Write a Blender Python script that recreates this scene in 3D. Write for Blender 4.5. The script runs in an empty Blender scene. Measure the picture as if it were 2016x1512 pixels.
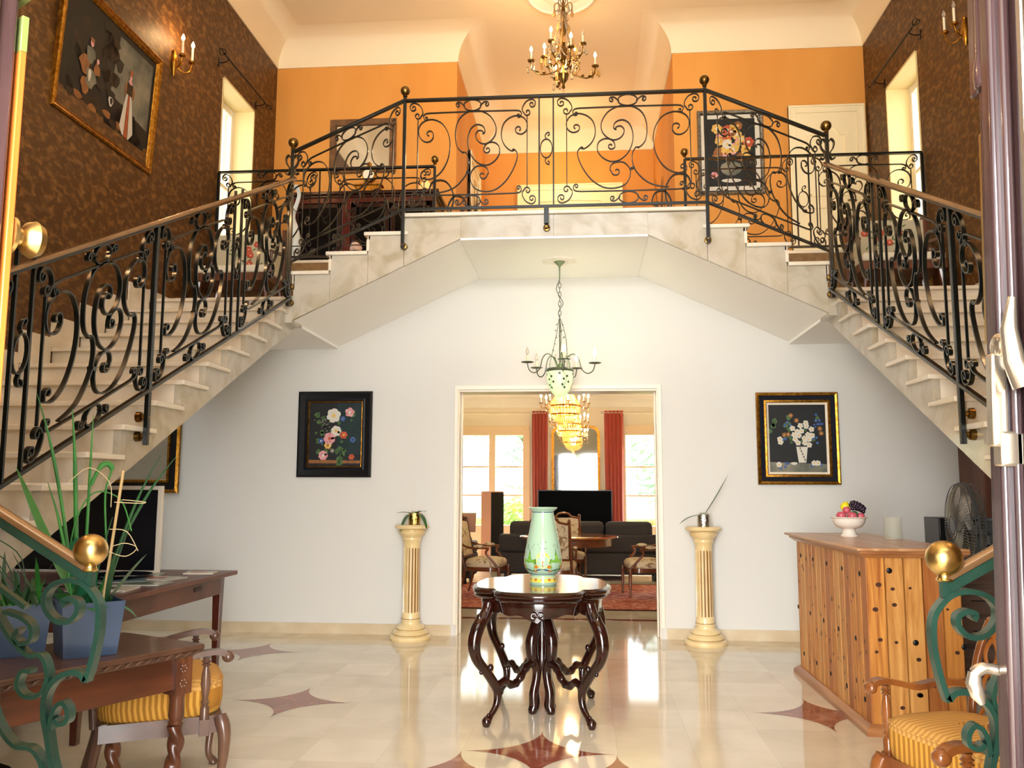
import bpy, bmesh, math, random
from mathutils import Vector, Matrix
random.seed(7)
PI = math.pi
SC = bpy.context.scene
COL = SC.collection

# ------------------------------------------------------------------ camera
CAM = Vector((0.256, 0.0, 1.40)); YAW, PITCH, ROLL, FPX = .085, .121, .003, 1700.0
_F = Vector((-math.sin(YAW)*math.cos(PITCH), math.cos(YAW)*math.cos(PITCH), math.sin(PITCH)))
_R0 = Vector((math.cos(YAW), math.sin(YAW), 0)); _U0 = _R0.cross(_F)
_R = _R0*math.cos(ROLL) + _U0*math.sin(ROLL); _U = -_R0*math.sin(ROLL) + _U0*math.cos(ROLL)
cd = bpy.data.cameras.new('camera'); cam = bpy.data.objects.new('camera', cd); COL.objects.link(cam)
cd.sensor_fit = 'HORIZONTAL'; cd.sensor_width = 36; cd.lens = FPX/2016*36; cd.clip_start = .02; cd.clip_end = 500
cam.matrix_world = Matrix(((_R.x, _U.x, -_F.x, CAM.x), (_R.y, _U.y, -_F.y, CAM.y), (_R.z, _U.z, -_F.z, CAM.z), (0, 0, 0, 1)))
SC.camera = cam

# ------------------------------------------------------------------ world, daylight, exposure
SC.view_settings.view_transform = 'Standard'; SC.view_settings.look = 'None'
SC.view_settings.gamma = 1.0; SC.view_settings.exposure = 0.5; SC.view_settings.use_curve_mapping = False
SC.cycles.use_denoising = True
SC.cycles.max_bounces = 8; SC.cycles.diffuse_bounces = 4; SC.cycles.glossy_bounces = 4
SC.cycles.transmission_bounces = 6; SC.cycles.transparent_max_bounces = 8
SC.cycles.sample_clamp_indirect = 6.0; SC.cycles.caustics_reflective = False; SC.cycles.caustics_refractive = False
wd = bpy.data.worlds.new('world'); SC.world = wd; wd.use_nodes = True
wn = wd.node_tree.nodes; wl = wd.node_tree.links
bg = wn['Background']; bg.inputs[1].default_value = 3.0
tc = wn.new('ShaderNodeTexCoord'); sp = wn.new('ShaderNodeSeparateXYZ'); rp = wn.new('ShaderNodeValToRGB')
wl.new(tc.outputs['Generated'], sp.inputs[0]); wl.new(sp.outputs[2], rp.inputs[0]); wl.new(rp.outputs[0], bg.inputs[0])
rp.color_ramp.elements[0].position = .0; rp.color_ramp.elements[0].color = (.55, .58, .5, 1)
rp.color_ramp.elements[1].position = .55; rp.color_ramp.elements[1].color = (.84, .92, 1, 1)
e = rp.color_ramp.elements.new(.02); e.color = (.95, .97, 1, 1)

def area(name, loc, target, sx, sy, power, col=(1, 1, 1), portal=False, spread=PI):
    l = bpy.data.lights.new(name, 'AREA'); l.shape = 'RECTANGLE'; l.size = sx; l.size_y = sy
    l.energy = power; l.color = col; l.spread = spread
    o = bpy.data.objects.new(name, l); COL.objects.link(o); o.location = loc
    o.rotation_euler = (Vector(target)-Vector(loc)).to_track_quat('-Z', 'Y').to_euler()
    if portal: l.cycles.is_portal = True
    return o
def point(name, loc, power, col, r=.04):
    l = bpy.data.lights.new(name, 'POINT'); l.energy = power; l.color = col; l.shadow_soft_size = r
    o = bpy.data.objects.new(name, l); COL.objects.link(o); o.location = loc; return o
SUNL = bpy.data.lights.new('sun', 'SUN'); SUNL.energy = 3.0; SUNL.angle = .03; SUNL.color = (1, .95, .85)
so = bpy.data.objects.new('sun', SUNL); COL.objects.link(so); so.rotation_euler = (math.radians(48), 0, math.radians(160))
DAY = (.98, .97, .96)
area('daylight_front_door', (.05, -4.5, 2.3), (.05, 5, 1.3), 6.0, 4.4, 2300, DAY)
area('daylight_front_window', (0, -.5, 4.9), (0, 6, 3.6), 3.4, 2.8, 25, DAY)
area('daylight_far_window_left', (-2.2, 18.6, 4.6), (-1.6, 14, .4), 3.0, 2.6, 2400, DAY)
area('daylight_far_window_right', (2.2, 18.6, 4.6), (1.6, 14, .4), 3.0, 2.6, 2400, DAY)
area('far_window_portal_left', (-2.2, 16.9, 1.6), (-2.2, 10, 1.6), 2.3, 2.0, 1, DAY, portal=True)
area('far_window_portal_right', (2.2, 16.9, 1.6), (2.2, 10, 1.6), 2.3, 2.0, 1, DAY, portal=True)
area('daylight_gallery_window_left', (-4.3, 8.97, 4.8), (0, 8.6, 4.2), .85, 1.9, 9, DAY)
area('daylight_gallery_window_right', (4.3, 8.97, 4.8), (0, 8.6, 4.2), .85, 1.9, 9, DAY)
WARM = (1.0, .6, .27)

# ------------------------------------------------------------------ helpers: objects
WM = {}
def tag(o, label=None, cat=None, group=None, kind=None):
    if label: o['label'] = label
    if cat: o['category'] = cat
    if group: o['group'] = group
    if kind: o['kind'] = kind
    return o
def thing(name, label, cat, loc=(0, 0, 0), rotz=0, group=None, tilt=None):
    o = bpy.data.objects.new(name, None); COL.objects.link(o); o.empty_display_size = .1
    m = Matrix.Translation(loc) @ Matrix.Rotation(rotz, 4, 'Z')
    if tilt: m = m @ tilt
    o.location = loc; o.rotation_euler = m.to_euler(); WM[o] = m
    return tag(o, label, cat, group)
class MB:
    """collects shapes into one mesh; M is the current local matrix, mi the current material slot"""
    def __init__(s): s.v = []; s.f = []; s.m = []; s.M = Matrix(); s.mi = 0
    def add(s, vs, fs):
        b = len(s.v); M = s.M
        s.v += [M @ Vector(p) for p in vs]; s.f += [tuple(i+b for i in f) for f in fs]; s.m += [s.mi]*len(fs)
    def box(s, x0, x1, y0, y1, z0, z1):
        s.add([(x, y, z) for z in (z0, z1) for y in (y0, y1) for x in (x0, x1)],
              [(0, 2, 3, 1), (4, 5, 7, 6), (0, 1, 5, 4), (2, 6, 7, 3), (0, 4, 6, 2), (1, 3, 7, 5)])
    def cbox(s, c, d): s.box(c[0]-d[0]/2, c[0]+d[0]/2, c[1]-d[1]/2, c[1]+d[1]/2, c[2]-d[2]/2, c[2]+d[2]/2)
    def prism(s, poly, t0, t1, ax='z'):
        """poly in the two other axes (x,y)/(x,z)/(y,z); extruded along ax from t0 to t1"""
        def P(a, b, t): return {'z': (a, b, t), 'y': (a, t, b), 'x': (t, a, b)}[ax]
        n = len(poly); vs = [P(a, b, t0) for a, b in poly]+[P(a, b, t1) for a, b in poly]
        s.add(vs, [tuple(range(n))[::-1], tuple(range(n, 2*n))]+[(i, (i+1) % n, n+(i+1) % n, n+i) for i in range(n)])
    def lathe(s, prof, n=24, c=(0, 0, 0), rf=None, caps=True):
        vs = []
        for r, z in prof:
            for i in range(n):
                a = 2*PI*i/n; k = rf(a, z) if rf else 1
                vs.append((c[0]+r*k*math.cos(a), c[1]+r*k*math.sin(a), c[2]+z))
        fs = [(j*n+i, j*n+(i+1) % n, (j+1)*n+(i+1) % n, (j+1)*n+i) for j in range(len(prof)-1) for i in range(n)]
        if caps:
            if prof[0][0] > 1e-4: fs.append(tuple(range(n))[::-1])
            if prof[-1][0] > 1e-4: fs.append(tuple((len(prof)-1)*n+i for i in range(n)))
        s.add(vs, fs)
    def tube(s, pts, r, n=8, closed=False, caps=True):
        pts = [Vector(p) for p in pts]; m = len(pts)
        R = r if isinstance(r, (list, tuple)) else [r]*m
        T = []
        for i in range(m):
            a = pts[(i-1) % m] if closed or i > 0 else pts[i]; b = pts[(i+1) % m] if closed or i < m-1 else pts[i]
            t = b-a; T.append(t.normalized() if t.length > 1e-9 else Vector((0, 0, 1)))
        up = Vector((0, 0, 1)) if abs(T[0].z) < .9 else Vector((1, 0, 0))
        N = (up - T[0]*up.dot(T[0])).normalized(); vs = []
        for i in range(m):
            N = N - T[i]*N.dot(T[i])
            N = N.normalized() if N.length > 1e-6 else T[i].orthogonal().normalized()
            B = T[i].cross(N)
            for k in range(n):
                a = 2*PI*k/n; vs.append(pts[i]+(N*math.cos(a)+B*math.sin(a))*R[i])
        fs = [(j*n+i, j*n+(i+1) % n, ((j+1) % m)*n+(i+1) % n, ((j+1) % m)*n+i) for j in range(m if closed else m-1) for i in range(n)]
        if caps and not closed: fs += [tuple(range(n))[::-1], tuple((m-1)*n+i for i in range(n))]
        s.add(vs, fs)
    def ribbon(s, pts, nrm, w, t, closed=False):
        """flat bar following pts, w wide along nrm, t thick across"""
        pts = [Vector(p) for p in pts]; nrm = Vector(nrm).normalized(); m = len(pts); vs = []
        for i in range(m):
            a = pts[(i-1) % m] if closed or i > 0 else pts[i]; b = pts[(i+1) % m] if closed or i < m-1 else pts[i]
            d = b-a; sd = nrm.cross(d).normalized() if d.length > 1e-9 else Vector((1, 0, 0))
            for q, e in ((-1, -1), (1, -1), (1, 1), (-1, 1)): vs.append(pts[i]+sd*(q*t/2)+nrm*(e*w/2))
        fs = [(j*4+i, j*4+(i+1) % 4, ((j+1) % m)*4+(i+1) % 4, ((j+1) % m)*4+i) for j in range(m if closed else m-1) for i in range(4)]
        if not closed: fs += [(3, 2, 1, 0), tuple((m-1)*4+i for i in range(4))]
        s.add(vs, fs)
    def bar(s, a, b, w, h):
        """rectangular bar from a to b, w sideways, h upwards"""
        a = Vector(a); b = Vector(b); d = (b-a).normalized()
        up = Vector((0, 0, 1)) if abs(d.z) < .95 else Vector((0, 1, 0))
        sd = d.cross(up).normalized(); u = sd.cross(d)
        vs = [p+sd*(x*w/2)+u*(y*h/2) for p in (a, b) for x, y in ((-1, -1), (1, -1), (1, 1), (-1, 1))]
        s.add(vs, [(3, 2, 1, 0), (4, 5, 6, 7)]+[(i, (i+1) % 4, 4+(i+1) % 4, 4+i) for i in range(4)])
    def ell(s, c, r, n=16, k=10):
        r = (r, r, r) if not isinstance(r, (list, tuple)) else r
        vs = [(c[0], c[1], c[2]-r[2])]
        for j in range(1, k):
            b = -PI/2+PI*j/k
            for i in range(n):
                a = 2*PI*i/n; vs.append((c[0]+r[0]*math.cos(b)*math.cos(a), c[1]+r[1]*math.cos(b)*math.sin(a), c[2]+r[2]*math.sin(b)))
        vs.append((c[0], c[1], c[2]+r[2])); L = len(vs)-1
        fs = [(0, 1+(i+1) % n, 1+i) for i in range(n)]+[(L, L-n+i, L-n+(i+1) % n) for i in range(n)]
        fs += [(1+j*n+i, 1+j*n+(i+1) % n, 1+(j+1)*n+(i+1) % n, 1+(j+1)*n+i) for j in range(k-2) for i in range(n)]
        s.add(vs, fs)
    def grid(s, fn, nu, nv):
        vs = [fn(i/nu, j/nv) for j in range(nv+1) for i in range(nu+1)]
        s.add(vs, [(j*(nu+1)+i, j*(nu+1)+i+1, (j+1)*(nu+1)+i+1, (j+1)*(nu+1)+i) for j in range(nv) for i in range(nu)])
    def quad(s, *p): s.add(p, [tuple(range(len(p)))])
    def build(s, name, mats, parent=None, world=False, flat=False, bevel=0, kind=None, ang=38):
        mats = mats if isinstance(mats, (list, tuple)) else [mats]
        vs = s.v
        if parent is not None and world: inv = WM[parent].inverted(); vs = [inv @ p for p in vs]
        me = bpy.data.meshes.new(name); me.from_pydata([tuple(p) for p in vs], [], s.f)
        for m in mats: me.materials.append(m)
        me.polygons.foreach_set('material_index', s.m)
        bm = bmesh.new(); bm.from_mesh(me); bmesh.ops.recalc_face_normals(bm, faces=bm.faces); bm.to_mesh(me); bm.free()
        if not flat:
            me.polygons.foreach_set('use_smooth', [True]*len(me.polygons)); me.set_sharp_from_angle(angle=math.radians(ang))
        me.update()
        o = bpy.data.objects.new(name, me); COL.objects.link(o)
        if parent is not None: o.parent = parent; WM[o] = WM[parent]
        else: WM[o] = Matrix()
        if bevel:
            b = o.modifiers.new('bevel', 'BEVEL'); b.width = bevel; b.segments = 2; b.limit_method = 'ANGLE'; b.angle_limit = math.radians(40)
        if kind: o['kind'] = kind
        return o
def single(mb, name, mats, label, cat, group=None, loc=None, **kw):
    """a thing that is one mesh; its origin is set to loc"""
    if loc is not None: mb.v = [Vector(p)-Vector(loc) for p in mb.v]
    o = mb.build(name, mats, **kw)
    if loc is not None: o.location = loc; WM[o] = Matrix.Translation(loc)
    return tag(o, label, cat, group)
def copy_tree(o, parent=None):
    c = o.copy(); COL.objects.link(c); c.parent = parent; WM[c] = WM.get(o, Matrix())
    for ch in o.children: copy_tree(ch, c)
    return c
def dup(o, loc, label=None, rotz=None, scale=None):
    c = copy_tree(o); c.location = loc
    if rotz is not None: c.rotation_euler = (0, 0, rotz)
    if scale: c.scale = (scale, scale, scale)
    if label: c['label'] = label
    return c
def cr(pts, k=4, closed=False):
    """Catmull-Rom through pts"""
    P = [Vector(p) for p in pts]; n = len(P); out = []
    for i in range(n if closed else n-1):
        g = (lambda j: P[j % n]) if closed else (lambda j: P[max(0, min(n-1, j))])
        a, b, c, d = g(i-1), g(i), g(i+1), g(i+2)
        for q in range(k):
            t = q/k; out.append(.5*((2*b)+(c-a)*t+(2*a-5*b+4*c-d)*t*t+(3*b-a-3*c+d)*t**3))
    if not closed: out.append(P[-1])
    return out

# ------------------------------------------------------------------ helpers: materials
def hexc(h):
    h = h.lstrip('#'); r = [int(h[i:i+2], 16)/255 for i in (0, 2, 4)]
    return tuple(c/12.92 if c <= .04045 else ((c+.055)/1.055)**2.4 for c in r)+(1,)
MATS = {}
def mat(name, col, rough=.5, metal=0, col2=None, scale=8, stretch=(1, 1, 1), lo=.35, hi=.65, detail=4, dist=0, bump=0, bscale=None,
        emit=0, ecol=None, trans=0, alpha=1, coat=0, ior=1.45, sheen=0, kind='noise', spec=.5):
    if name in MATS: return MATS[name]
    m = bpy.data.materials.new(name); m.use_nodes = True; N = m.node_tree.nodes; L = m.node_tree.links
    b = N['Principled BSDF']; b.inputs['Base Color'].default_value = hexc(col)
    b.inputs['Roughness'].default_value = rough; b.inputs['Metallic'].default_value = metal; b.inputs['IOR'].default_value = ior
    b.inputs['Transmission Weight'].default_value = trans; b.inputs['Alpha'].default_value = alpha
    b.inputs['Coat Weight'].default_value = coat; b.inputs['Coat Roughness'].default_value = .08
    b.inputs['Sheen Weight'].default_value = sheen; b.inputs['Specular IOR Level'].default_value = spec
    if emit: b.inputs['Emission Color'].default_value = hexc(ecol or col); b.inputs['Emission Strength'].default_value = emit
    if col2 or bump:
        tc = N.new('ShaderNodeTexCoord'); mp = N.new('ShaderNodeMapping'); L.new(tc.outputs['Object'], mp.inputs[0])
        mp.inputs['Scale'].default_value = stretch
    if col2:
        if kind == 'noise':
            t = N.new('ShaderNodeTexNoise'); t.inputs['Scale'].default_value = scale; t.inputs['Detail'].default_value = detail; t.inputs['Distortion'].default_value = dist; fac = t.outputs[0]
        elif kind == 'wave':
            t = N.new('ShaderNodeTexWave'); t.inputs['Scale'].default_value = scale; t.inputs['Distortion'].default_value = dist; t.inputs['Detail'].default_value = detail; t.bands_direction = 'DIAGONAL'; fac = t.outputs[1]
        elif kind == 'voronoi':
            t = N.new('ShaderNodeTexVoronoi'); t.inputs['Scale'].default_value = scale; fac = t.outputs[0]
        L.new(mp.outputs[0], t.inputs[0]); r = N.new('ShaderNodeValToRGB'); L.new(fac, r.inputs[0])
        r.color_ramp.elements[0].position = lo; r.color_ramp.elements[1].position = hi
        r.color_ramp.elements[0].color = hexc(col); r.color_ramp.elements[1].color = hexc(col2); L.new(r.outputs[0], b.inputs['Base Color'])
    if bump:
        t2 = N.new('ShaderNodeTexNoise'); t2.inputs['Scale'].default_value = bscale or scale; t2.inputs['Detail'].default_value = 5
        L.new(mp.outputs[0], t2.inputs[0]); bn = N.new('ShaderNodeBump'); bn.inputs['Strength'].default_value = bump; bn.inputs['Distance'].default_value = .01
        L.new(t2.outputs[0], bn.inputs['Height']); L.new(bn.outputs[0], b.inputs['Normal'])
    MATS[name] = m; return m
def tile_mat(name, c1, c2, mortar, sx, sy, rough, msize=.0012, spec=.5):
    m = bpy.data.materials.new(name); m.use_nodes = True; N = m.node_tree.nodes; L = m.node_tree.links
    b = N['Principled BSDF']; tc = N.new('ShaderNodeTexCoord'); br = N.new('ShaderNodeTexBrick')
    br.offset = 0; br.inputs['Scale'].default_value = 1; br.inputs['Brick Width'].default_value = sx; br.inputs['Row Height'].default_value = sy
    br.inputs['Mortar Size'].default_value = msize; br.inputs['Color1'].default_value = hexc(c1); br.inputs['Color2'].default_value = hexc(c2)
    br.inputs['Mortar'].default_value = hexc(mortar); br.inputs['Bias'].default_value = 0; L.new(tc.outputs['Object'], br.inputs[0])
    n = N.new('ShaderNodeTexNoise'); n.inputs['Scale'].default_value = 2.5; n.inputs['Detail'].default_value = 8; n.inputs['Distortion'].default_value = .8
    L.new(tc.outputs['Object'], n.inputs[0]); r = N.new('ShaderNodeValToRGB'); L.new(n.outputs[0], r.inputs[0])
    r.color_ramp.elements[0].position = .35; r.color_ramp.elements[0].color = (.84, .82, .78, 1); r.color_ramp.elements[1].position = .62; r.color_ramp.elements[1].color = (1, 1, 1, 1)
    mx = N.new('ShaderNodeMix'); mx.data_type = 'RGBA'; mx.blend_type = 'MULTIPLY'; mx.inputs[0].default_value = .6
    L.new(br.outputs[0], mx.inputs[6]); L.new(r.outputs[0], mx.inputs[7]); L.new(mx.outputs[2], b.inputs['Base Color'])
    b.inputs['Roughness'].default_value = rough; b.inputs['Specular IOR Level'].default_value = spec
    return m
M_white = mat('white_plaster', '#d9d8d2', .85, bump=.03, bscale=40)
M_soff = mat('soffit_white', '#faf8f3', .8)
M_cream = mat('cream_plaster', '#eedcb8', .8)
M_orange = mat('orange_wall', '#dc9a48', .75, col2='#d18d3c', scale=1.5, stretch=(1, 1, .3), bump=.04, bscale=60)
M_brown = mat('brown_wallpaper', '#4d2e0d', .55, col2='#80592a', scale=20, stretch=(1, .6, .95), lo=.46, hi=.72, detail=2.5, dist=.5, bump=.2, bscale=30)
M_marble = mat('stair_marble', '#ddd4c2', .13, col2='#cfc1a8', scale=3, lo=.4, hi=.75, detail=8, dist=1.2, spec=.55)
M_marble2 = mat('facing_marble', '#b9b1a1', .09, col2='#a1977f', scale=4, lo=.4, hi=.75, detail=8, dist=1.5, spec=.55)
M_skirt = mat('beige_marble_skirting', '#d8c9ac', .2, col2='#c9b595', scale=4, detail=6)
M_floor = tile_mat('cream_marble_tiles', '#e3d9c6', '#d6cab4', '#cbbfa8', .415, .415, .07, spec=.65)
M_rose = mat('rose_marble', '#8a4a38', .09, col2='#b98a78', scale=3.5, lo=.5, hi=.86, detail=8, dist=2.2, spec=.55)
M_iron = mat('dark_green_iron', '#030706', .28, coat=.1, col2='#060d0b', scale=20)
M_green = mat('green_painted_iron', '#1c4438', .35, coat=.3, col2='#16382f', scale=9, bump=.1, bscale=120)
M_brass = mat('brass', '#dcbd7c', .3, metal=1, col2='#c4a462', scale=14)
M_oldbrass = mat('old_brass', '#8a6c3a', .3, metal=1, col2='#63491f', scale=18)
M_railcap = mat('brown_handrail', '#7a5a3c', .25, metal=.6, col2='#9c7b58', scale=5, stretch=(.3, .3, 1), coat=.3)
M_maple = mat('white_painted_wood', '#efe6d6', .4)
M_darkwood = mat('dark_mahogany', '#170704', .15, col2='#2c0f08', scale=5, stretch=(1, 1, 6), coat=.6, dist=.6)
M_walnut = mat('carved_oak', '#4a2718', .32, col2='#6b3e25', scale=4, stretch=(6, 1.2, 1), coat=.3, dist=.8, bump=.06, bscale=9)
M_oaktop = mat('oak_top', '#5d4030', .38, col2='#4a3023', scale=5, stretch=(1, 5, 1), coat=.15)
M_desk = mat('red_brown_desk', '#6a3b2c', .4, col2='#4f291e', scale=3, stretch=(5, 1, 1), coat=.1, dist=.5)
M_chair = mat('chair_wood', '#5a2f16', .22, col2='#3a1c0c', scale=6, coat=.5)
M_glassclear = mat('clear_crystal', '#fff4dc', .03, trans=.85, ior=1.5)
M_gold = mat('gilt', '#c08a35', .32, metal=1, col2='#8a5c1c', scale=30, bump=.25, bscale=70)
M_black = mat('black_lacquer', '#07080a', .3)
M_bulb = mat('lit_bulb', '#ffe2b0', .4, emit=28, ecol='#ffc878')
M_bulboff = mat('clear_bulb', '#fff8ea', .05, trans=.8)
M_candle = mat('candle_sleeve', '#efe2c0', .5)
# ------------------------------------------------------------------ setting: levels and planes (metres)
YF, YW, YU, YC = 7.045, 8.45, 10.10, 13.10     # landing front, lower back wall, gallery back wall, corridor end
XW, XS, XL = 3.60, 2.235, 1.27                 # side wall, stair edge, landing half width
ZL, ZQ, ZC, ZT = 3.73, 3.07, 6.69, 7.05        # upper floor, quarter landing, cove foot, ceiling
def wallgrid(mb, ax, pos, th, a0, a1, z0, z1, holes):
    """wall slab with rectangular holes; ax 'x' runs along x at y=pos, 'y' runs along y at x=pos"""
    A = sorted({a0, a1, *[h[0] for h in holes], *[h[1] for h in holes]}); Z = sorted({z0, z1, *[h[2] for h in holes], *[h[3] for h in holes]})
    for a, b in zip(A, A[1:]):
        for c, d in zip(Z, Z[1:]):
            if any(h[0] <= (a+b)/2 <= h[1] and h[2] <= (c+d)/2 <= h[3] for h in holes): continue
            p, q = min(pos, pos+th), max(pos, pos+th)
            if ax == 'x': mb.box(a, b, p, q, c, d)
            else: mb.box(p, q, a, b, c, d)
S = dict(kind='structure')
m = MB(); m.box(-4.8, 4.8, .1, 16.75, -.12, 0); FLOOR = m.build('floor', M_floor, flat=True, **S)
# rose marble stars let into the floor
def star(cx, cy, R=.415, z=.0009):
    pts = []
    for q in range(4):
        ox, oy = [(1, 1), (-1, 1), (-1, -1), (1, -1)][q]
        a0 = [-PI/2, 0, PI/2, PI][q]
        for k in range(10):
            a = a0-k/10*PI/2; pts.append((cx+ox*R+R*math.cos(a)*1.0, cy+oy*R+R*math.sin(a), z))
    return pts
for cx, cy in ((-.005, 4.82), (-.42, 4.4), (.41, 4.4), (-.005, 3.98), (-1.69, 5.78), (1.7, 5.78), (-2.6, 7.47), (2.6, 7.47)):
    m = MB(); P = []
    for q, (ox, oy, a0, a1) in enumerate(((1, 1, 1.5, 1.0), (-1, 1, 2.0, 1.5), (-1, -1, .5, 0), (1, -1, 1.0, .5))):
        for k in range(12):
            a = (a0+(a1-a0)*k/12)*PI; P.append((cx+ox*.415+.415*math.cos(a), cy+oy*.415+.415*math.sin(a)))
    # order the four arcs around the centre
    P.sort(key=lambda p: math.atan2(p[1]-cy, p[0]-cx)); m.add([(cx, cy, .0012)]+[(x, y, .0012) for x, y in P], [(0, i+1, (i+1) % len(P)+1) for i in range(len(P))])
    o = m.build('marble_star', M_rose, FLOOR, flat=True); o['label'] = 'rose marble star inlay'
# border band of the floor in front of the back wall
m = MB(); m.box(-3.7, -1.05, 8.1, 8.43, -.001, .0008); m.box(1.03, 3.7, 8.1, 8.43, -.001, .0008)
m.build('border_band', M_skirt, FLOOR, flat=True)
m = MB(); m.box(-2.6, 2.4, 9.55, 9.68, -.001, .0012); m.build('dark_band', M_rose, FLOOR, flat=True)
# lower back wall with the wide doorway
m = MB(); wallgrid(m, 'x', YW, .28, -4.8, 4.8, 0, 3.5, [(-1.0, .96, 0, 2.38)]); m.build('wall_back', M_white, flat=True, **S)
m = MB(); m.box(-4.78, -1.05, YW-.014, YW-.001, 0, .1); m.box(1.01, 4.78, YW-.014, YW-.001, 0, .1); m.build('baseboard_back', M_skirt, flat=True, **S)
m = MB()
for a, b in ((-1.032, -.995), (.955, .992)): m.box(a, b, YW-.02, YW+.002, .1, 2.415)
m.box(-1.032, .992, YW-.022, YW+.002, 2.375, 2.415)
for a, b in ((-1.0, -.985), (.945, .96)): m.box(a, b, YW+.002, YW+.278, 0, 2.38)
for a, b in ((-.985, -.97), (.93, .945)): m.box(a, b, YW+.12, YW+.16, 0, 2.36)
m.box(-.985, .945, YW+.002, YW+.278, 2.355, 2.38)
m.build('trim_1', M_maple, flat=True, bevel=.004, **S)
for s, nm in ((-1, 'left'), (1, 'right')):
    m = MB(); m.box(min(s*4.8, s*4.95), max(s*4.8, s*4.95), .1, YW+.28, 0, 3.5); m.build('wall_lower_'+nm, M_white, flat=True, **S)
    # stairwell side wall, cut off below along the slope of the flight
    m = MB(); p = [(.5, 0), (1.35, 0), (7.2, 2.84), (YW, 2.84), (YU+.2, 3.5), (YU+.2, 3.75), (.5, 3.75)]
    m.prism(p, s*XW, s*(XW+.38), 'x'); wallgrid(m, 'y', s*XW, s*.38, .5, YU+.2, 3.75, 7.15, [(8.53, 9.42, 3.75, 5.81)])
    m.build('wall_'+nm, M_brown, flat=True, **S)
    # ceiling of the space under gallery side and window reveal lining
    m = MB(); x0, x1 = s*(XW-.004), s*(XW+.4)
    a, b = min(x0, x1), max(x0, x1)
    m.box(a, b, 9.40, 9.425, 3.75, 5.81); m.box(a, b, 8.525, 8.55, 3.75, 5.81); m.box(a, b, 8.525, 9.425, 5.79, 5.815)
    m.box(a, b, 8.525, 9.425, 3.735, 3.76)
    m.build('trim_'+('2' if s < 0 else '3'), mat('reveal_cream', '#e9d49c', .7), flat=True, **S)
    m = MB(); xf = s*(XW+.26)
    for y0, y1 in ((8.55, 8.62), (9.33, 9.40)): m.box(xf-.025, xf+.025, y0, y1, 3.77, 5.79)
    for z0, z1 in ((3.77, 3.90), (5.71, 5.79), (4.8, 4.84)): m.box(xf-.02, xf+.02, 8.6, 9.34, z0, z1)
    w = m.build('window_'+('1' if s < 0 else '2'), M_maple, flat=True, bevel=.004, **S)
    m = MB(); m.box(xf-.004, xf+.004, 8.62, 9.33, 3.9, 5.71); m.build('pane', mat('window_glass', '#f4faf8', .02, trans=1, alpha=.15, ior=1.1), w, flat=True)
# gallery floor and the wall strip below it
m = MB(); m.box(-XW, XW, YW, YU, 3.504, ZL); m.box(-XL, XL+.08, YU, YC, 3.504, ZL); m.build('floor_gallery', M_marble, flat=True, **S)
m = MB()
for s_ in (-1, 1): m.prism([(-s_*1.9, 3.06), (-s_*XW, 3.06), (-s_*XW, ZL-.03), (-s_*XL, ZL-.03), (-s_*XL, 3.36)], YW-.006, YW+.02, 'y')
m.build('wall_below_gallery', mat('brown_wallpaper_low', '#8a6a40', .55, col2='#6f4f28', scale=9, dist=1.4, lo=.4, hi=.7), flat=True, **S)
# gallery back wall, corridor and its end wall
m = MB(); wallgrid(m, 'x', YU, .2, -XW-.1, -1.30, ZL, 7.15, []); wallgrid(m, 'x', YU, .2, 1.345, XW+.1, ZL, 7.15, [])
m.box(-1.5, -1.30, YU+.2, YC, ZL, 7.15); m.box(1.345, 1.55, YU+.2, YC, ZL, 7.15); m.box(-1.5, 1.55, YC, YC+.2, ZL, 7.15)
m.build('wall_gallery_back', M_orange, flat=True, **S)
m = MB(); m.box(-4.2, 4.2, .2, YC+.3, ZT, 7.2); m.build('ceiling', M_cream, flat=True, **S)
# cove swept round the room
def sweep(mb, path, prof):
    P = [Vector(p) for p in path]; n = len(P); rows = []
    for i in range(n):
        d0 = (P[i]-P[i-1]).normalized() if i else None; d1 = (P[i+1]-P[i]).normalized() if i < n-1 else None
        d0 = d0 or d1; d1 = d1 or d0; n0 = Vector((d0.y, -d0.x)); n1 = Vector((d1.y, -d1.x)); b = (n0+n1); b = b/max(.2, (b.length**2)/2)
        rows.append([(P[i].x+b.x*d, P[i].y+b.y*d, z) for d, z in prof])
    k = len(prof); mb.add([v for r in rows for v in r], [(i*k+j, i*k+j+1, (i+1)*k+j+1, (i+1)*k+j) for i in range(n-1) for j in range(k-1)])
path = [(-XW, .3), (-XW, YU), (-1.30, YU), (-1.30, YC), (1.345, YC), (1.345, YU), (XW, YU), (XW, .3)]
prof = [(0, ZC-.012), (.012, ZC-.012), (.012, ZC)]+[(.012+.36*(1-math.cos(t*PI/18)), ZC+.358*math.sin(t*PI/18)) for t in range(10)]
m = MB(); sweep(m, path, prof); m.build('ceiling_cove', M_cream, **S)
# front wall with the entrance opening and the window above it
m = MB(); wallgrid(m, 'x', .1, .4, -4.8, 4.8, 0, 7.2, [(-1.08, .86, 0, 2.95), (-1.7, 1.7, 3.6, 6.3)]); m.build('wall_front', M_cream, flat=True, **S)
m = MB()
for x in (-1.7, -.85, 0, .85, 1.7): m.box(x-.035, x+.035, .26, .32, 3.6, 6.3)
for z in (3.6, 4.5, 5.4, 6.3): m.box(-1.7, 1.7, .262, .318, z-.035, z+.035)
m.build('window_3', M_maple, flat=True, **S)
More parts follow.
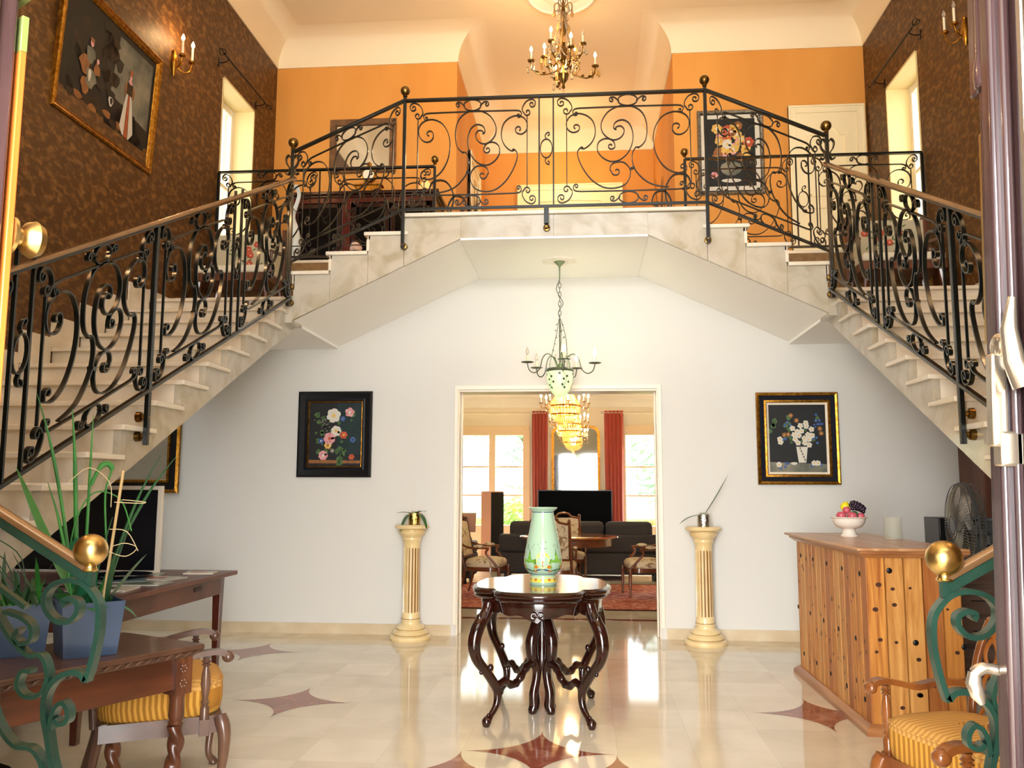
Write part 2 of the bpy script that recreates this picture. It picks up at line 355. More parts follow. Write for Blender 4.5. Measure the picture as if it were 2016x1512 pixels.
# medallions
def medallion(name, c, R, d):
    m = MB(); m.lathe([(R, 0), (R*.98, -d*.6), (R*.9, -d), (R*.84, -d*.7), (R*.8, -d*.75), (R*.55, -d*.45), (R*.5, -d*.8), (R*.32, -d*.9), (R*.3, 0)], 48, c, rf=lambda a, z: 1+.02*math.sin(12*a) if z > -d*.85 else 1)
    return m.build(name, mat('plaster_white', '#f1ece0', .6), **S)
medallion('ceiling_medallion', (.02, 9.3, ZT), .42, .05); medallion('ceiling_rose', (.03, 7.77, 3.505), .165, .03)

# ------------------------------------------------------------------ far room
m = MB(); m.box(-4.8, 4.8, YW+.28, 16.9, 3.17, 3.5); m.build('ceiling_far_room', mat('far_ceiling', '#f6eee0', .8), flat=True, **S)
MF = mat('far_room_wall', '#f1e2cc', .8)
m = MB(); wallgrid(m, 'x', 16.5, .25, -4.8, 4.8, 0, 3.17, [(-3.05, -.82, .12, 2.52), (.92, 3.2, .12, 2.52)]); m.build('wall_far', MF, flat=True, **S)
m = MB(); m.box(-4.95, -4.8, YW+.28, 16.75, 0, 3.17); m.build('wall_far_left', MF, flat=True, **S)
m = MB(); m.box(4.8, 4.95, YW+.28, 16.75, 0, 3.17); m.build('wall_far_right', MF, flat=True, **S)
m = MB(); sweep(m, [(-4.8, 8.75), (-4.8, 16.5), (4.8, 16.5), (4.8, 8.75)], [(0, 2.95), (.03, 2.95), (.03, 2.98)]+[(.03+.16*(1-math.cos(t*PI/12)), 2.98+.19*math.sin(t*PI/12)) for t in range(7)])
m.build('cornice', mat('far_ceiling', '#f6eee0'), **S)
GL = mat('window_glass', '#f4faf8')
MFW = mat('far_window_frame', '#e6c8a4', .5)
for i, (a, b, mids) in enumerate(((-3.05, -.82, (-2.3, -1.52)), (.92, 3.2, (1.68, 2.4)))):
    m = MB(); y0, y1 = 16.44, 16.56
    for p, q in ((a-.02, a+.09), (b-.11, b+.02)): m.box(p, q, y0, y1, .12, 2.54)
    m.box(a, b, y0+.012, y1, 2.42, 2.6); m.box(a, b, y0+.012, y1, .12, .72)
    for c in mids: m.box(c-.06, c+.06, y0-.01, y1, .12, 2.43)
    for z in (1.28, 1.82): m.box(a, b, y0+.04, y1-.04, z-.016, z+.016)
    w = m.build('window_%d' % (4+i), MFW, flat=True, bevel=.005, **S)
    m = MB(); m.box(a, b, 16.5, 16.504, .7, 2.45); m.build('pane', GL, w, flat=True)
# ------------------------------------------------------------------ outside
m = MB(); m.box(-40, 40, 16.9, 90, -.3, -.05); single(m, 'lawn', mat('lawn_grass', '#8aa862', .9, col2='#b2bd78', scale=6), 'green lawn outside the far windows', 'lawn', kind='stuff', flat=True)
m = MB(); m.box(-40, 40, -30, .1, -.25, -.02); single(m, 'terrace', mat('terrace_stone', '#cfc6b4', .8), 'pale stone terrace in front of the open entrance', 'terrace', kind='structure', flat=True)
rng = random.Random(3)
m = MB()
for i in range(90):
    x = -14+i*.31
    for r in range(3): m.cbox((x+.15*(r % 2), 23, .14+r*.2), (.29, .3, .185))
single(m, 'garden_wall', mat('garden_stone', '#cdb98c', .9, col2='#a8945f', scale=5), 'low stone garden wall beyond the far windows', 'wall', flat=True)
def foliage(mb, c, r, n, size, rg):
    for _ in range(n):
        while True:
            p = Vector((rg.uniform(-1, 1), rg.uniform(-1, 1), rg.uniform(-1, 1)))
            if .35 < p.length < 1: break
        q = Vector((c[0]+p.x*r[0], c[1]+p.y*r[1], c[2]+p.z*r[2])); a = Vector((rg.gauss(0, 1), rg.gauss(0, 1), rg.gauss(0, 1))).normalized(); b = a.orthogonal().normalized()
        c2 = a.cross(b); s = size*rg.uniform(.6, 1.3)
        mb.add([q-b*s, q+c2*s*.5, q+b*s, q-c2*s*.5], [(0, 1, 2, 3)])
for i, (x, y, h, r, tone) in enumerate(((-5.2, 26, 6.2, 2.6, 0), (-1.6, 30, 6.8, 2.4, 1), (3.4, 29, 4.6, 2.0, 1), (7.2, 27, 6.5, 2.6, 0), (-9.2, 31, 6, 2.8, 1), (5.2, 33, 6.4, 2.0, 0))):
    t = thing('garden_tree', ['yellow green leafy tree behind the low garden wall, %s', 'blue green tall tree in the garden, %s'][tone] % ['seen left in the left far window', 'seen right in the left far window', 'seen in the right far window', 'right of the right far window', 'far left of the left far window', 'rear right of the right far window'][i], 'tree', (x, y, -.05))
    m = MB(); m.tube([(0, 0, 0), (.08, 0, h*.3), (-.05, .05, h*.6)], [.22, .16, .09], 8)
    for k in range(6): a = k*1.1; m.tube([(0, 0, h*.35+k*.12), (r*.5*math.cos(a), r*.5*math.sin(a), h*.55+k*.15)], [.07, .02], 5)
    m.build('trunk', mat('bark', '#6e5a45', .9), t)
    m = MB(); foliage(m, (0, 0, h*.58), (r, r, h*.42), 1500, .11, rng); m.build('crown', [mat('leaf_yellow', '#cfc95c', .7, col2='#9db95c', scale=1.2), mat('leaf_blue', '#8fb3a6', .7, col2='#a9bf98', scale=1.2)][tone], t, flat=True)
for i, x in enumerate((-6.5, -3.9, -1.2, 3.2, 5.8)):
    t = thing('shrub', 'green garden shrub by the low garden wall, number of paces %s' % ['far left', 'left', 'left of the middle', 'right of the middle', 'right'][i], 'shrub', (x, 22.2, -.05), group='shrubs by the garden wall')
    t['label'] = ['round shrub at far left by the garden wall', 'round shrub by the garden wall, left window left half', 'round shrub by the garden wall, left window right half', 'round shrub by the garden wall in the right far window', 'round shrub at far right by the garden wall'][i]
    m = MB(); foliage(m, (0, 0, .65), (1.1, .6, .65), 1500, .07, rng); m.build('foliage', mat('leaf_mid', '#6b9a4a', .7, col2='#a3b95c', scale=2), t, flat=True)
    m = MB(); m.tube([(0, 0, 0), (0, 0, .6)], .05, 6); m.build('stem', mat('bark', '#6e5a45'), t)
# ------------------------------------------------------------------ staircase (left and right flights mirror each other)
def MX(s): return Matrix.Diagonal((-s, 1, 1, 1))
RIS, GO, Y0T = .1655, .338, 7.25
XF = 2.285     # open edge of the main flight
def stairs(s, side):
    t = thing('staircase', 'pale marble staircase along the %s wall rising to the central landing' % side, 'staircase', (s*2.9, 4, 0), group=None)
    st = dict(parent=t, world=True)
    # main flight, fifteen treads
    n = 14
    for i in range(1, n):
        z = ZQ-RIS*i; y = Y0T-GO*i
        m = MB(); m.M = MX(s); m.box(-XW+.001, -XF+.03, y-.03, y+GO, z-.03, z); m.build('tread', M_marble, bevel=.005, **st)
        m = MB(); m.M = MX(s); m.box(-XW+.001, -XF-.046, y+.0, y+.02, z-RIS, z-.03); m.build('riser', M_marble, flat=True, **st)
    m = MB(); m.M = MX(s); m.box(-XW+.001, -XF-.046, Y0T, Y0T+.02, ZQ-RIS, ZQ-.03); m.build('riser', M_marble, flat=True, **st)
    # quarter landing
    m = MB(); m.M = MX(s); m.box(-XW+.001, -XS+.02, Y0T-.03, YW-.008, ZQ-.03, ZQ); m.box(-XS, -1.914, YF+.035, YW-.008, ZQ-.03, ZQ); m.build('quarter_landing', M_marble, bevel=.005, **st)
    # closed string: slabs of marble facing under each tread
    def zs(y): return 1.471+.489*(y-4.58)
    for i in range(0, n):
        z = ZQ-RIS*i-.03; y = Y0T-GO*i; y1 = y+GO if i else 7.30
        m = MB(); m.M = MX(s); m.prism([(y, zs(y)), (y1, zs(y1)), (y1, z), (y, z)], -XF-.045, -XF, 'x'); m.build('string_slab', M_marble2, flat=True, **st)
    ye = Y0T-GO*(n-1)
    m = MB(); m.M = MX(s)
    m.prism([(1.55, 0), (ye, zs(ye)), (7.3, zs(7.3)), (7.3, zs(7.3)+.1), (ye, zs(ye)+.15), (1.55, .15)], -XW+.001, -XF-.046, 'x')
    m.build('soffit', M_soff, flat=True, **st)
    # lowest steps: a platform at the turn and a short flight toward the hall
    zp = ZQ-RIS*(n-1)-RIS; yp = Y0T-GO*(n-1)
    m = MB(); m.M = MX(s); m.box(-XW+.001, -XS+.02, 1.15, yp-.0, zp-.03, zp); m.build('turn_landing', M_marble, bevel=.005, **st)
    m = MB(); m.M = MX(s); m.box(-XW+.02, -XS, 1.2, yp-.05, 0, zp-.031); m.build('plinth', M_marble2, flat=True, **st)
    k = 4; hz = zp/(k+1)
    for i in range(1, k+1):
        z = zp-hz*i; x = -XS+.285*(i-1)
        m = MB(); m.M = MX(s); m.box(x+.02, x+.285+.05, 1.15, 2.08, z-.03, z); m.build('tread', M_marble, bevel=.005, **st)
        m = MB(); m.M = MX(s); m.box(x+.001, x+.285, 1.18, 2.05, 0, z-.031); m.build('riser', M_marble2, flat=True, **st)
    # stepped skirting along the wall
    m = MB(); m.M = MX(s)
    for i in range(1, n):
        z = ZQ-RIS*i; y = Y0T-GO*i; m.box(-XW, -XW+.013, y-.04, y+GO-.0401, z+.001, z+RIS+.07)
    m.box(-XW, -XW+.012, Y0T-.04, YW-.01, ZQ+.001, ZQ+.08)
    m.build('skirting', M_marble, flat=True, **st)
    # upper flight toward the centre
    X = [1.914, 1.585, 1.235]; Z = [3.245, 3.41, 3.575]
    for j in range(3):
        xo = [XS, 1.914, 1.585][j]
        xi, z = X[j], Z[j]
        m = MB(); m.M = MX(s); m.box(-xo-.03, -xi, YF-.025, YW-.008, z-.032, z); m.build('tread', M_marble, bevel=.006, **st)
        m = MB(); m.M = MX(s); m.box(-xo, -xo+.02, YF+.0, YW-.008, z-.165, z-.033); m.build('riser', M_marble, flat=True, **st)
    def zz(x): return 2.822+(3.504-2.822)*(2.223-x)/(2.223-.787)
    xs = [2.223, 1.905, 1.578, 1.27]; zt = [3.212, 3.377, 3.542]
    for j in range(3):
        a, b = xs[j], xs[j+1]
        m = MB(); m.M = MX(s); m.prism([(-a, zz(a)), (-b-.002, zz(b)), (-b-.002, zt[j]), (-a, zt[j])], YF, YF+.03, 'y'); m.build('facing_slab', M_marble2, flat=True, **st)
        m = MB(); m.M = MX(s); m.box(-b-.014, -b+.012, YF-.012, YF+.02, zt[j]+.033, zt[j]+.133); m.build('edge_strip', M_marble, flat=True, **st)
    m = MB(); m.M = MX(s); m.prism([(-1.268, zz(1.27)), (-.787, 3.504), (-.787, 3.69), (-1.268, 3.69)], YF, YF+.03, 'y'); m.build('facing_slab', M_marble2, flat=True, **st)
    m = MB(); m.M = MX(s); m.prism([(-2.223, 2.824), (-.787, 3.504), (-.787, 3.55), (-2.223, 2.98)], YF+.031, YW-.003, 'y'); m.build('sloping_soffit', M_soff, flat=True, **st)
    m = MB(); m.M = MX(s); m.box(-XW+.002, -2.224, YF+.26, YW-.003, 2.80, 2.98); m.build('landing_soffit', M_soff, flat=True, **st)
    m = MB(); m.M = MX(s); m.box(-2.29, -2.224, YF, YF+.26, 2.80, 3.03); m.build('corner_slab', M_marble2, flat=True, **st)
    # blocking under treads so that no light leaks
    m = MB(); m.M = MX(s); m.prism([(-2.2, 2.99), (-1.27, 3.42), (-1.27, 3.54), (-1.59, 3.37), (-1.92, 3.2), (-2.2, 3.04)], YF+.035, YW-.01, 'y'); m.build('core', M_white, flat=True, **st)
    return t
stairs(-1, 'left'); stairs(1, 'right')
t = thing('landing_bridge', 'marble central landing bridging the two stair flights above the doorway', 'landing', (0, 7.7, 3.504))
m = MB(); m.box(-XL-.02, XL+.02, YF-.03, YW, 3.697, ZL); m.build('floor_slab', M_marble, t, world=True, bevel=.006)
for a, b in ((-.786, 0), (.002, .786)): m = MB(); m.box(a, b, YF, YF+.03, 3.508, 3.694); m.build('facing_slab', M_marble2, t, world=True, flat=True)
m = MB(); m.box(-.787, .787, YF+.0, YW-.001, 3.490, 3.507); m.build('soffit', M_soff, t, world=True, flat=True)
m = MB(); m.box(-1.26, 1.26, YF+.032, YW-.001, 3.51, 3.695); m.build('core', M_white, t, world=True, flat=True)

# ------------------------------------------------------------------ wrought iron balustrades
def spi(cx, cy, r, a, d, turns=1.1, rev=False, n=13):
    a = math.radians(a); o = []
    for i in range(n+1):
        t = i/n; k = 1-.78*t
        o.append((cx+r*k*math.cos(a+d*turns*2*PI*t), cy+r*k*math.sin(a+d*turns*2*PI*t)))
    return o[::-1] if not rev else o
def S_(cx, cy, r, a, d, turns=1.1): return ('s', [p for p in spi(cx, cy, r, a, -d, turns)])   # leaves the eye at angle a turning by d
def E_(cx, cy, r, a, d, turns=1.1): return ('e', spi(cx, cy, r, a, d, turns, rev=True))       # enters an eye at angle a turning by d
def stroke(*els):
    P = []
    for e in els:
        if isinstance(e[0], str): P += e[1]
        else: P.append(e)
    return [(p.x, p.y) for p in cr([(x, y, 0) for x, y in P], 3)]
def norm(P): return [((x-50)/895, (860-y)/680) for x, y in P]      # traced units -> unit square, y up
def mir(P, h=False, v=False): return [((1-x) if h else x, (1-y) if v else y) for x, y in P]
def build_strokes():
    out = []
    corner = norm(stroke(S_(98, 222, 22, 180, 1), (78, 204), (98, 190), (135, 203), (158, 235), (162, 262), E_(128, 272, 24, 10, 1)))
    lineL = norm(stroke(S_(186, 291, 15, 180, 1), (168, 278), (178, 264), (205, 259), (260, 258), (498, 256)))
    curl = norm(stroke((446, 222), (432, 208), (416, 196), E_(402, 212, 17, -90, -1)))
    oval = norm([(498+58*math.cos(k*PI/12), 216+36*math.sin(k*PI/12)) for k in range(24)])
    for h in (False, True):
        for v in (False, True):
            out += [mir(corner, h, v), mir(lineL, h, v), mir(curl, h, v)]
        out.append(mir(norm([(130, 298), (130, 742)]), h))
    for v in (False, True): out.append(mir(oval+[oval[0]], False, v))
    M1 = stroke(S_(207, 395, 30, 20, 1, .8), (234, 418), (215, 440), (180, 442), (146, 415), (135, 368), (152, 325), (195, 302), (245, 303), (298, 332), (337, 395), (350, 470), (338, 550), (304, 620), (258, 664), (205, 682), (160, 670), E_(178, 646, 24, 150, 1, .9))
    M2 = stroke((442, 516), (424, 510), (398, 480), (386, 430), (388, 362), (410, 302), (450, 267), (500, 252), (560, 257), (618, 290), (654, 348), (656, 400), (632, 440), (592, 465), (552, 459), (526, 432), (521, 402), (540, 380), (566, 384), (575, 400))
    M3 = stroke((566, 402), (582, 392), (578, 364), (555, 345), (520, 343), (487, 370), (469, 430), (474, 492), (502, 552), (550, 592), (602, 600), (650, 575), (681, 530), (676, 482), (647, 459), (612, 458), (584, 476), E_(600, 503, 24, 170, -1, .95))
    M4 = stroke((432, 520), (452, 516), (470, 545), (476, 590), (462, 650), (420, 705), (372, 742), (318, 760), (262, 768))
    M5 = stroke(S_(570, 662, 30, 0, -1, .9), (608, 648), (596, 618), (562, 605), (522, 610), (490, 650), (491, 702), (520, 746), (580, 766), (650, 758), (718, 710), (768, 640), (797, 570), (798, 528), (776, 505), (766, 514))
    M6 = stroke((784, 508), (762, 516), (725, 490), (700, 450), (693, 400), (708, 342), (748, 305), (800, 292), (845, 310), (866, 350), (860, 388), (832, 410), E_(810, 380, 28, 95, 1, .95))
    out += [norm(x) for x in (M1, M2, M3, M4, M5, M6)]
    return out
STK = build_strokes()
CLIP = norm([(462, 640), (488, 650)])
def panel(parent, A, B, hA, hB, flip, mt, w=.02, th=.0075, name='scroll_panel'):
    """one scroll panel between bottom points A and B (world), heights hA/hB; flip mirrors it"""
    A = Vector(A); B = Vector(B); d = B-A; nr = Vector((d.y, -d.x, 0)).normalized()
    def P(x, y):
        x = 1-x if flip else x
        return A+d*x+Vector((0, 0, (hA*(1-x)+hB*x)*y))
    m = MB()
    for st in STK: m.ribbon([P(x, y) for x, y in st], nr, w if len(st) > 2 else w*.6, th)
    m.ribbon([P(*CLIP[0]), P(*CLIP[1])], nr, w*1.4, th*2.2)
    return m.build(name, mt, parent, world=True, ang=50)
def center_bars(parent, A, B, hA, hB, mt):
    A = Vector(A); B = Vector(B); d = B-A; nr = Vector((d.y, -d.x, 0)).normalized(); m = MB()
    def P(x, y): return A+d*x+Vector((0, 0, (hA*(1-x)+hB*x)*y))
    for x in (0, 1): m.ribbon([P(x, 0), P(x, 1)], nr, .018, .012)
    st = stroke((.5, .64), (.42, .655), (.42, .675), (.6, .69)); 
    m.ribbon([P(.5+.42*math.cos(k*PI/10), .52+.085*math.sin(k*PI/10)) for k in range(21)], nr, .02, .007)
    for sg in (1, -1):
        c = [(.5, .61), (.42, .63), (.5, .655), (.68, .665), (.72, .645), (.6, .635)]
        m.ribbon([P(x, .52+sg*(y-.52)) for x, y, _ in cr([(a, b, 0) for a, b in c], 4)], nr, .02, .007)
    return m.build('paired_bars', mt, parent, world=True)
def ball(parent, c, r, name='ball_finial'):
    m = MB(); m.ell((c[0], c[1], c[2]), r, 24, 16); m.lathe([(r*.42, -r*1.28), (r*.5, -r*1.2), (r*.4, -r*1.05), (r*.4, -r*.85)], 16, c); return m.build(name, M_brass if name == 'newel_ball' else M_oldbrass, parent, world=True)
def post(parent, x, y, z0, z1, mt, w=.028):
    m = MB(); m.box(x-w/2, x+w/2, y-w/2, y+w/2, z0, z1); return m.build('post', mt, parent, world=True, bevel=.003)
def knob(parent, a, b, name='mounting_knob'):
    a = Vector(a); b = Vector(b); m = MB(); d = b-a
    m.tube([a-d*.25, a], .007, 8); m.tube([a, a+d*.45, a+d*.5, a+d*.75, b], [.012, .016, .028, .03, .03], 16); return m.build(name, M_oldbrass, parent, world=True)
def handrail(parent, pts, mt, w=.045, h=.02):
    m = MB()
    for a, b in zip(pts, pts[1:]): m.bar(a, b, w, h)
    o = m.build('handrail', mt, parent, world=True, bevel=.003); return o
def botbar(parent, pts, mt):
    m = MB()
    for a, b in zip(pts, pts[1:]): m.bar(a, b, .03, .02)
    return m.build('bottom_bar', mt, parent, world=True, bevel=.002)
def cap(parent, a, b, w=.05):
    a = Vector(a); b = Vector(b); d = (b-a).normalized(); sd = d.cross(Vector((0, 0, 1))).normalized(); u = sd.cross(d)
    n = 7; pr = [(-w/2, 0), (-w/2, .007), (-w*.34, .015), (-w*.12, .019), (w*.12, .019), (w*.34, .015), (w/2, .007), (w/2, 0)]
    vs = [p+sd*x+u*(.008+y) for p in (a, b) for x, y in pr]; k = len(pr)
    m = MB(); m.add(vs, [tuple(range(k))[::-1], tuple(range(k, 2*k))]+[(i, (i+1) % k, k+(i+1) % k, k+i) for i in range(k)])
    return m.build('handrail_cap', M_railcap, parent, world=True)
ZB, ZH = 3.748, 4.715        # bottom bar and handrail heights on the level
yr = YF-.06
# landing balustrade
t = thing('landing_railing', 'wrought iron scroll railing across the front of the central landing', 'railing', (0, yr, 3.7))
handrail(t, [(-XL, yr, ZH), (XL, yr, ZH)], M_iron); botbar(t, [(-XL, yr, ZB), (XL, yr, ZB)], M_iron)
c0, c1 = -.115, .005
panel(t, (-XL+.014, yr, ZB+.01), (c0, yr, ZB+.01), ZH-ZB-.02, ZH-ZB-.02, False, M_iron)
panel(t, (c1, yr, ZB+.01), (XL-.014, yr, ZB+.01), ZH-ZB-.02, ZH-ZB-.02, True, M_iron)
center_bars(t, (c0, yr, ZB), (c1, yr, ZB), ZH-ZB, ZH-ZB, M_iron)
for x in (-XL, XL):
    post(t, x, yr, 3.41, ZH+.03, M_iron); ball(t, (x, yr, ZH+.09), .042); knob(t, (x, yr, 3.44), (x+.004, YF+.0, 3.44))
m = MB(); m.box(-.075, -.035, yr-.012, yr+.012, 3.60, ZB); m.tube([(-.055, yr, 3.6), (-.055, yr+.02, 3.57), (-.055, YF, 3.57)], .014, 8); m.build('bracket', M_iron, t, world=True)
knob(t, (-.055, yr, 3.575), (-.055, YF, 3.575))
# stair balustrades
def stair_rail(s, side):
    t = thing('stair_railing', 'wrought iron scroll railing with brass ball posts on the %s staircase' % side, 'railing', (s*XS, yr, 2.9))
    xq = s*(XS+.01); zq_b, zq_h = ZB-.735, ZH-.43
    A = (s*(XL+.014), yr, ZB-.01); Bt = (xq-s*.014, yr, 3.318)
    handrail(t, [(s*(XL+.01), yr, ZH), (xq, yr, zq_h+.0)], M_iron); botbar(t, [(s*(XL+.01), yr, ZB-.005), (xq, yr, 3.31)], M_iron)
    if s < 0: panel(t, Bt, A, zq_h-3.318-.01, ZH-ZB-.01, False, M_iron)
    else: panel(t, A, Bt, ZH-ZB-.01, zq_h-3.318-.01, True, M_iron)
    post(t, xq, yr, 2.93, zq_h+.02, M_iron, .03); ball(t, (xq, yr, zq_h+.085), .044)
    for z in (3.11, 2.97): knob(t, (xq, yr, z), (xq-s*.004, YF, z))
    m = MB()
    for q in (-1, 1):
        c = [(0, -.02), (q*.03, .03), (q*.055, .0), (q*.045, -.05), (q*.02, -.09), (q*.03, -.14), (q*.06, -.13)]
        m.ribbon([(xq+u, yr-.005, zq_h-.06+v) for u, v, _ in cr([(a, b, 0) for a, b in c], 4)], (0, 1, 0), .03, .01)
    m.build('post_scrolls', M_iron, t, world=True, ang=50)
    # main flight: railing stands just inside the open edge
    xr = s*(XS-.01); sl = .476; zh = lambda y: 4.045-.487*(7.0-y); zb = lambda y: 3.01-.458*(7.0-y)
    yA, yB, yC = 6.985, 4.70, 2.42
    handrail(t, [(xr, yA, zh(yA)), (xr, yC-.3, zh(yC-.3))], M_iron, .04, .016); cap(t, (xr, yC-.3, zh(yC-.3)), (xr, yA, zh(yA))); botbar(t, [(xr, yA, zb(yA)), (xr, yC-.28, zb(yC-.28))], M_iron)
    for a, b in ((yA, yB), (yB, yC)):
        mid = (a+b)/2
        for p, q, fl in ((b+.02, mid-.06, False), (mid+.06, a-.02, False)):
            panel(t, (xr, p, zb(p)+.01), (xr, q, zb(q)+.01), zh(p)-zb(p)-.02, zh(q)-zb(q)-.02, fl, M_iron, .024, .009)
        center_bars(t, (xr, mid-.06, zb(mid-.06)), (xr, mid+.06, zb(mid+.06)), 1.06, 1.06, M_iron)
    post(t, xr, yB, 1.64, zh(yB), M_iron)
    for z in (1.80, 1.69): knob(t, (xr, yB, z), (s*(XS-.0)+0, yB+.0, z) if False else (s*XF, yB, z))
    # foot of the railing: green painted scrolls and a large brass ball
    yn = 2.12; dx = 0 if s > 0 else -.093; bx, bz = s*(1.085+dx), 1.243
    ball(t, (bx, yn, bz), .041, 'newel_ball')
    m = MB()
    def px(P): return [(s*(x+dx), yn, z) for x, z in P]
    R1 = [(1.138, 1.105), (1.144, 1.118), (1.127, 1.124), (1.106, 1.113), (1.106, 1.088), (1.129, 1.067), (1.164, 1.072), (1.19, 1.101), (1.193, 1.133), (1.171, 1.159), (1.133, 1.169), (1.098, 1.162), (1.072, 1.141), (1.052, 1.108), (1.048, 1.053), (1.055, .998), (1.064, .957), (1.074, .923)]
    R2 = [(1.074, .926), (1.088, .942), (1.113, .945), (1.142, .934), (1.165, .91), (1.176, .878), (1.174, .838), (1.162, .793), (1.15, .74), (1.13, .68), (1.12, .62)]
    R3 = [(1.156, .807), (1.154, .838), (1.144, .864), (1.127, .872), (1.113, .852), (1.115, .828), (1.135, .822), (1.147, .833)]
    R4 = [(1.40, 1.16), (1.34, 1.11), (1.28, 1.03), (1.23, .985), (1.195, .985), (1.178, .96), (1.172, .925), (1.19, .89), (1.225, .885), (1.25, .91), (1.24, .945), (1.215, .945)]
    R5 = [(1.30, 1.09), (1.25, 1.075), (1.222, 1.05), (1.225, 1.02), (1.25, 1.012), (1.266, 1.03), (1.255, 1.048)]
    R6 = [(1.35, .95), (1.30, .83), (1.25, .77), (1.2, .76), (1.17, .72), (1.16, .66)]
    for P, th in ((R1, .0125), (R2, .0135), (R3, .011), (R4, .01), (R5, .01), (R6, .01)): m.ribbon(cr(px(P), 4), (0, 1, 0), .03, th)
    m.build('newel_scroll', M_green, t, world=True, ang=50)
    m = MB(); m.box(bx-.011, bx+.011, yn-.011, yn+.011, 1.155, 1.2); m.tube([(bx, yn, 1.19), (bx, yn, 1.215)], .013, 12); m.build('newel_neck', M_green, t, world=True)
    p0 = Vector((s*(1.09+dx), yn, 1.183)); p1 = Vector((s*(1.60+dx), yn, 1.475)); p2 = Vector((s*2.08, yn+.02, 1.70)); p3 = Vector((xr, yC-.3, zh(yC-.3)))
    for a, b in ((p0, p1), (p1, p2), (p2, p3)):
        cap(t, b, a, .034)
    m = MB()
    for a, b in ((p0, p1), (p1, p2), (p2, p3)): m.bar(a-Vector((0, 0, .006)), b-Vector((0, 0, .006)), .026, .022)
    m.build('handrail', M_green, t, world=True)
    q0 = Vector((s*1.2, yn, 1.13)); q1 = Vector((s*2.1, yn, 1.10)); 
    m = MB(); m.bar((s*1.12, yn, .30), (s*2.2, yn, .74), .03, .014); m.bar((s*1.16, yn, .3), (s*1.16, yn, .68), .02, .014); m.bar((s*(1.245+dx), yn, 1.10), (s*(1.6+dx), yn, 1.33), .02, .012)
    for x in (1.45, 1.75, 2.05): m.bar((s*x, yn, .42+(x-1.1)*.4), (s*x, yn, 1.18+(x-1.1)*.55), .014, .014)
    m.build('lower_bars', M_green, t, world=True)
    return t
stair_rail(-1, 'left'); stair_rail(1, 'right')
def gallery_rail(s, side):
    yg = YW+.02; t = thing('gallery_railing', 'level wrought iron scroll railing along the %s gallery edge behind the stairs' % side, 'railing', (s*2.4, yg, ZL))
    x0, x1 = s*XL, s*(XW-.03); zb, zh = 3.77, 4.70
    handrail(t, [(x0, yg, zh), (x1, yg, zh)], M_iron); botbar(t, [(x0, yg, zb), (x1, yg, zb)], M_iron)
    a, b = (x1, x0) if s < 0 else (x0, x1); mid = (a+b)/2
    panel(t, (a+.014, yg, zb+.01), (mid-.06, yg, zb+.01), zh-zb-.02, zh-zb-.02, False, M_iron)
    panel(t, (mid+.06, yg, zb+.01), (b-.014, yg, zb+.01), zh-zb-.02, zh-zb-.02, True, M_iron)
    center_bars(t, (mid-.06, yg, zb), (mid+.06, yg, zb), zh-zb, zh-zb, M_iron)
    for x in (x0, x1): post(t, x, yg, ZL-.0, zh, M_iron)
    ball(t, (x0, yg, zh+.075), .04)
    # return scroll running back to the corridor wall
    m = MB(); yy = yg
    c = [(.02, .04), (.12, .35), (.2, .62), (.12, .80), (-.02, .80), (-.05, .68), (.03, .66)]
    m.ribbon([(x0-s*u, yy, ZL+v) for u, v, _ in cr([(a_, b_, 0) for a_, b_ in c], 5)], (0, 1, 0), .03, .014)
    c = [(.32, .03), (.22, .3), (.14, .5), (.2, .64), (.3, .62), (.33, .52), (.27, .49)]
    m.ribbon([(x0-s*u, yy, ZL+v) for u, v, _ in cr([(a_, b_, 0) for a_, b_ in c], 5)], (0, 1, 0), .03, .014)
    m.build('scroll_brace', M_iron, t, world=True, ang=50)
gallery_rail(-1, 'left'); gallery_rail(1, 'right')
# ------------------------------------------------------------------ lamps
def candle(parent, c, h, r=.009, lit=True, bulb_r=.014, sub=True):
    """candle sleeve with bulb; the sleeve is a part and the bulb its sub-part"""
    x, y, z = c; m = MB(); m.lathe([(r, 0), (r, h)], 12, c); sl = m.build('candle_sleeve', M_candle, parent)
    m = MB(); m.lathe([(.004, h), (bulb_r*.75, h+bulb_r*.7), (bulb_r, h+bulb_r*1.5), (bulb_r*.8, h+bulb_r*2.4), (bulb_r*.3, h+bulb_r*3.6), (0, h+bulb_r*4.1)], 12, c, caps=False)
    m.build('bulb', M_bulb if lit else M_bulboff, sl if sub else parent); return sl
def drop(mb, c, r, h):
    mb.lathe([(0, 0), (r*.8, -h*.0-.0), (r, 0)], 3, c) if False else mb.lathe([(0, h), (r*.25, h*.8), (r, h*.25), (r*.8, h*.08), (0, 0)], 8, (c[0], c[1], c[2]-h), caps=False)
M_amber = mat('amber_crystal', '#e9b56a', .05, trans=.6, ior=1.5)
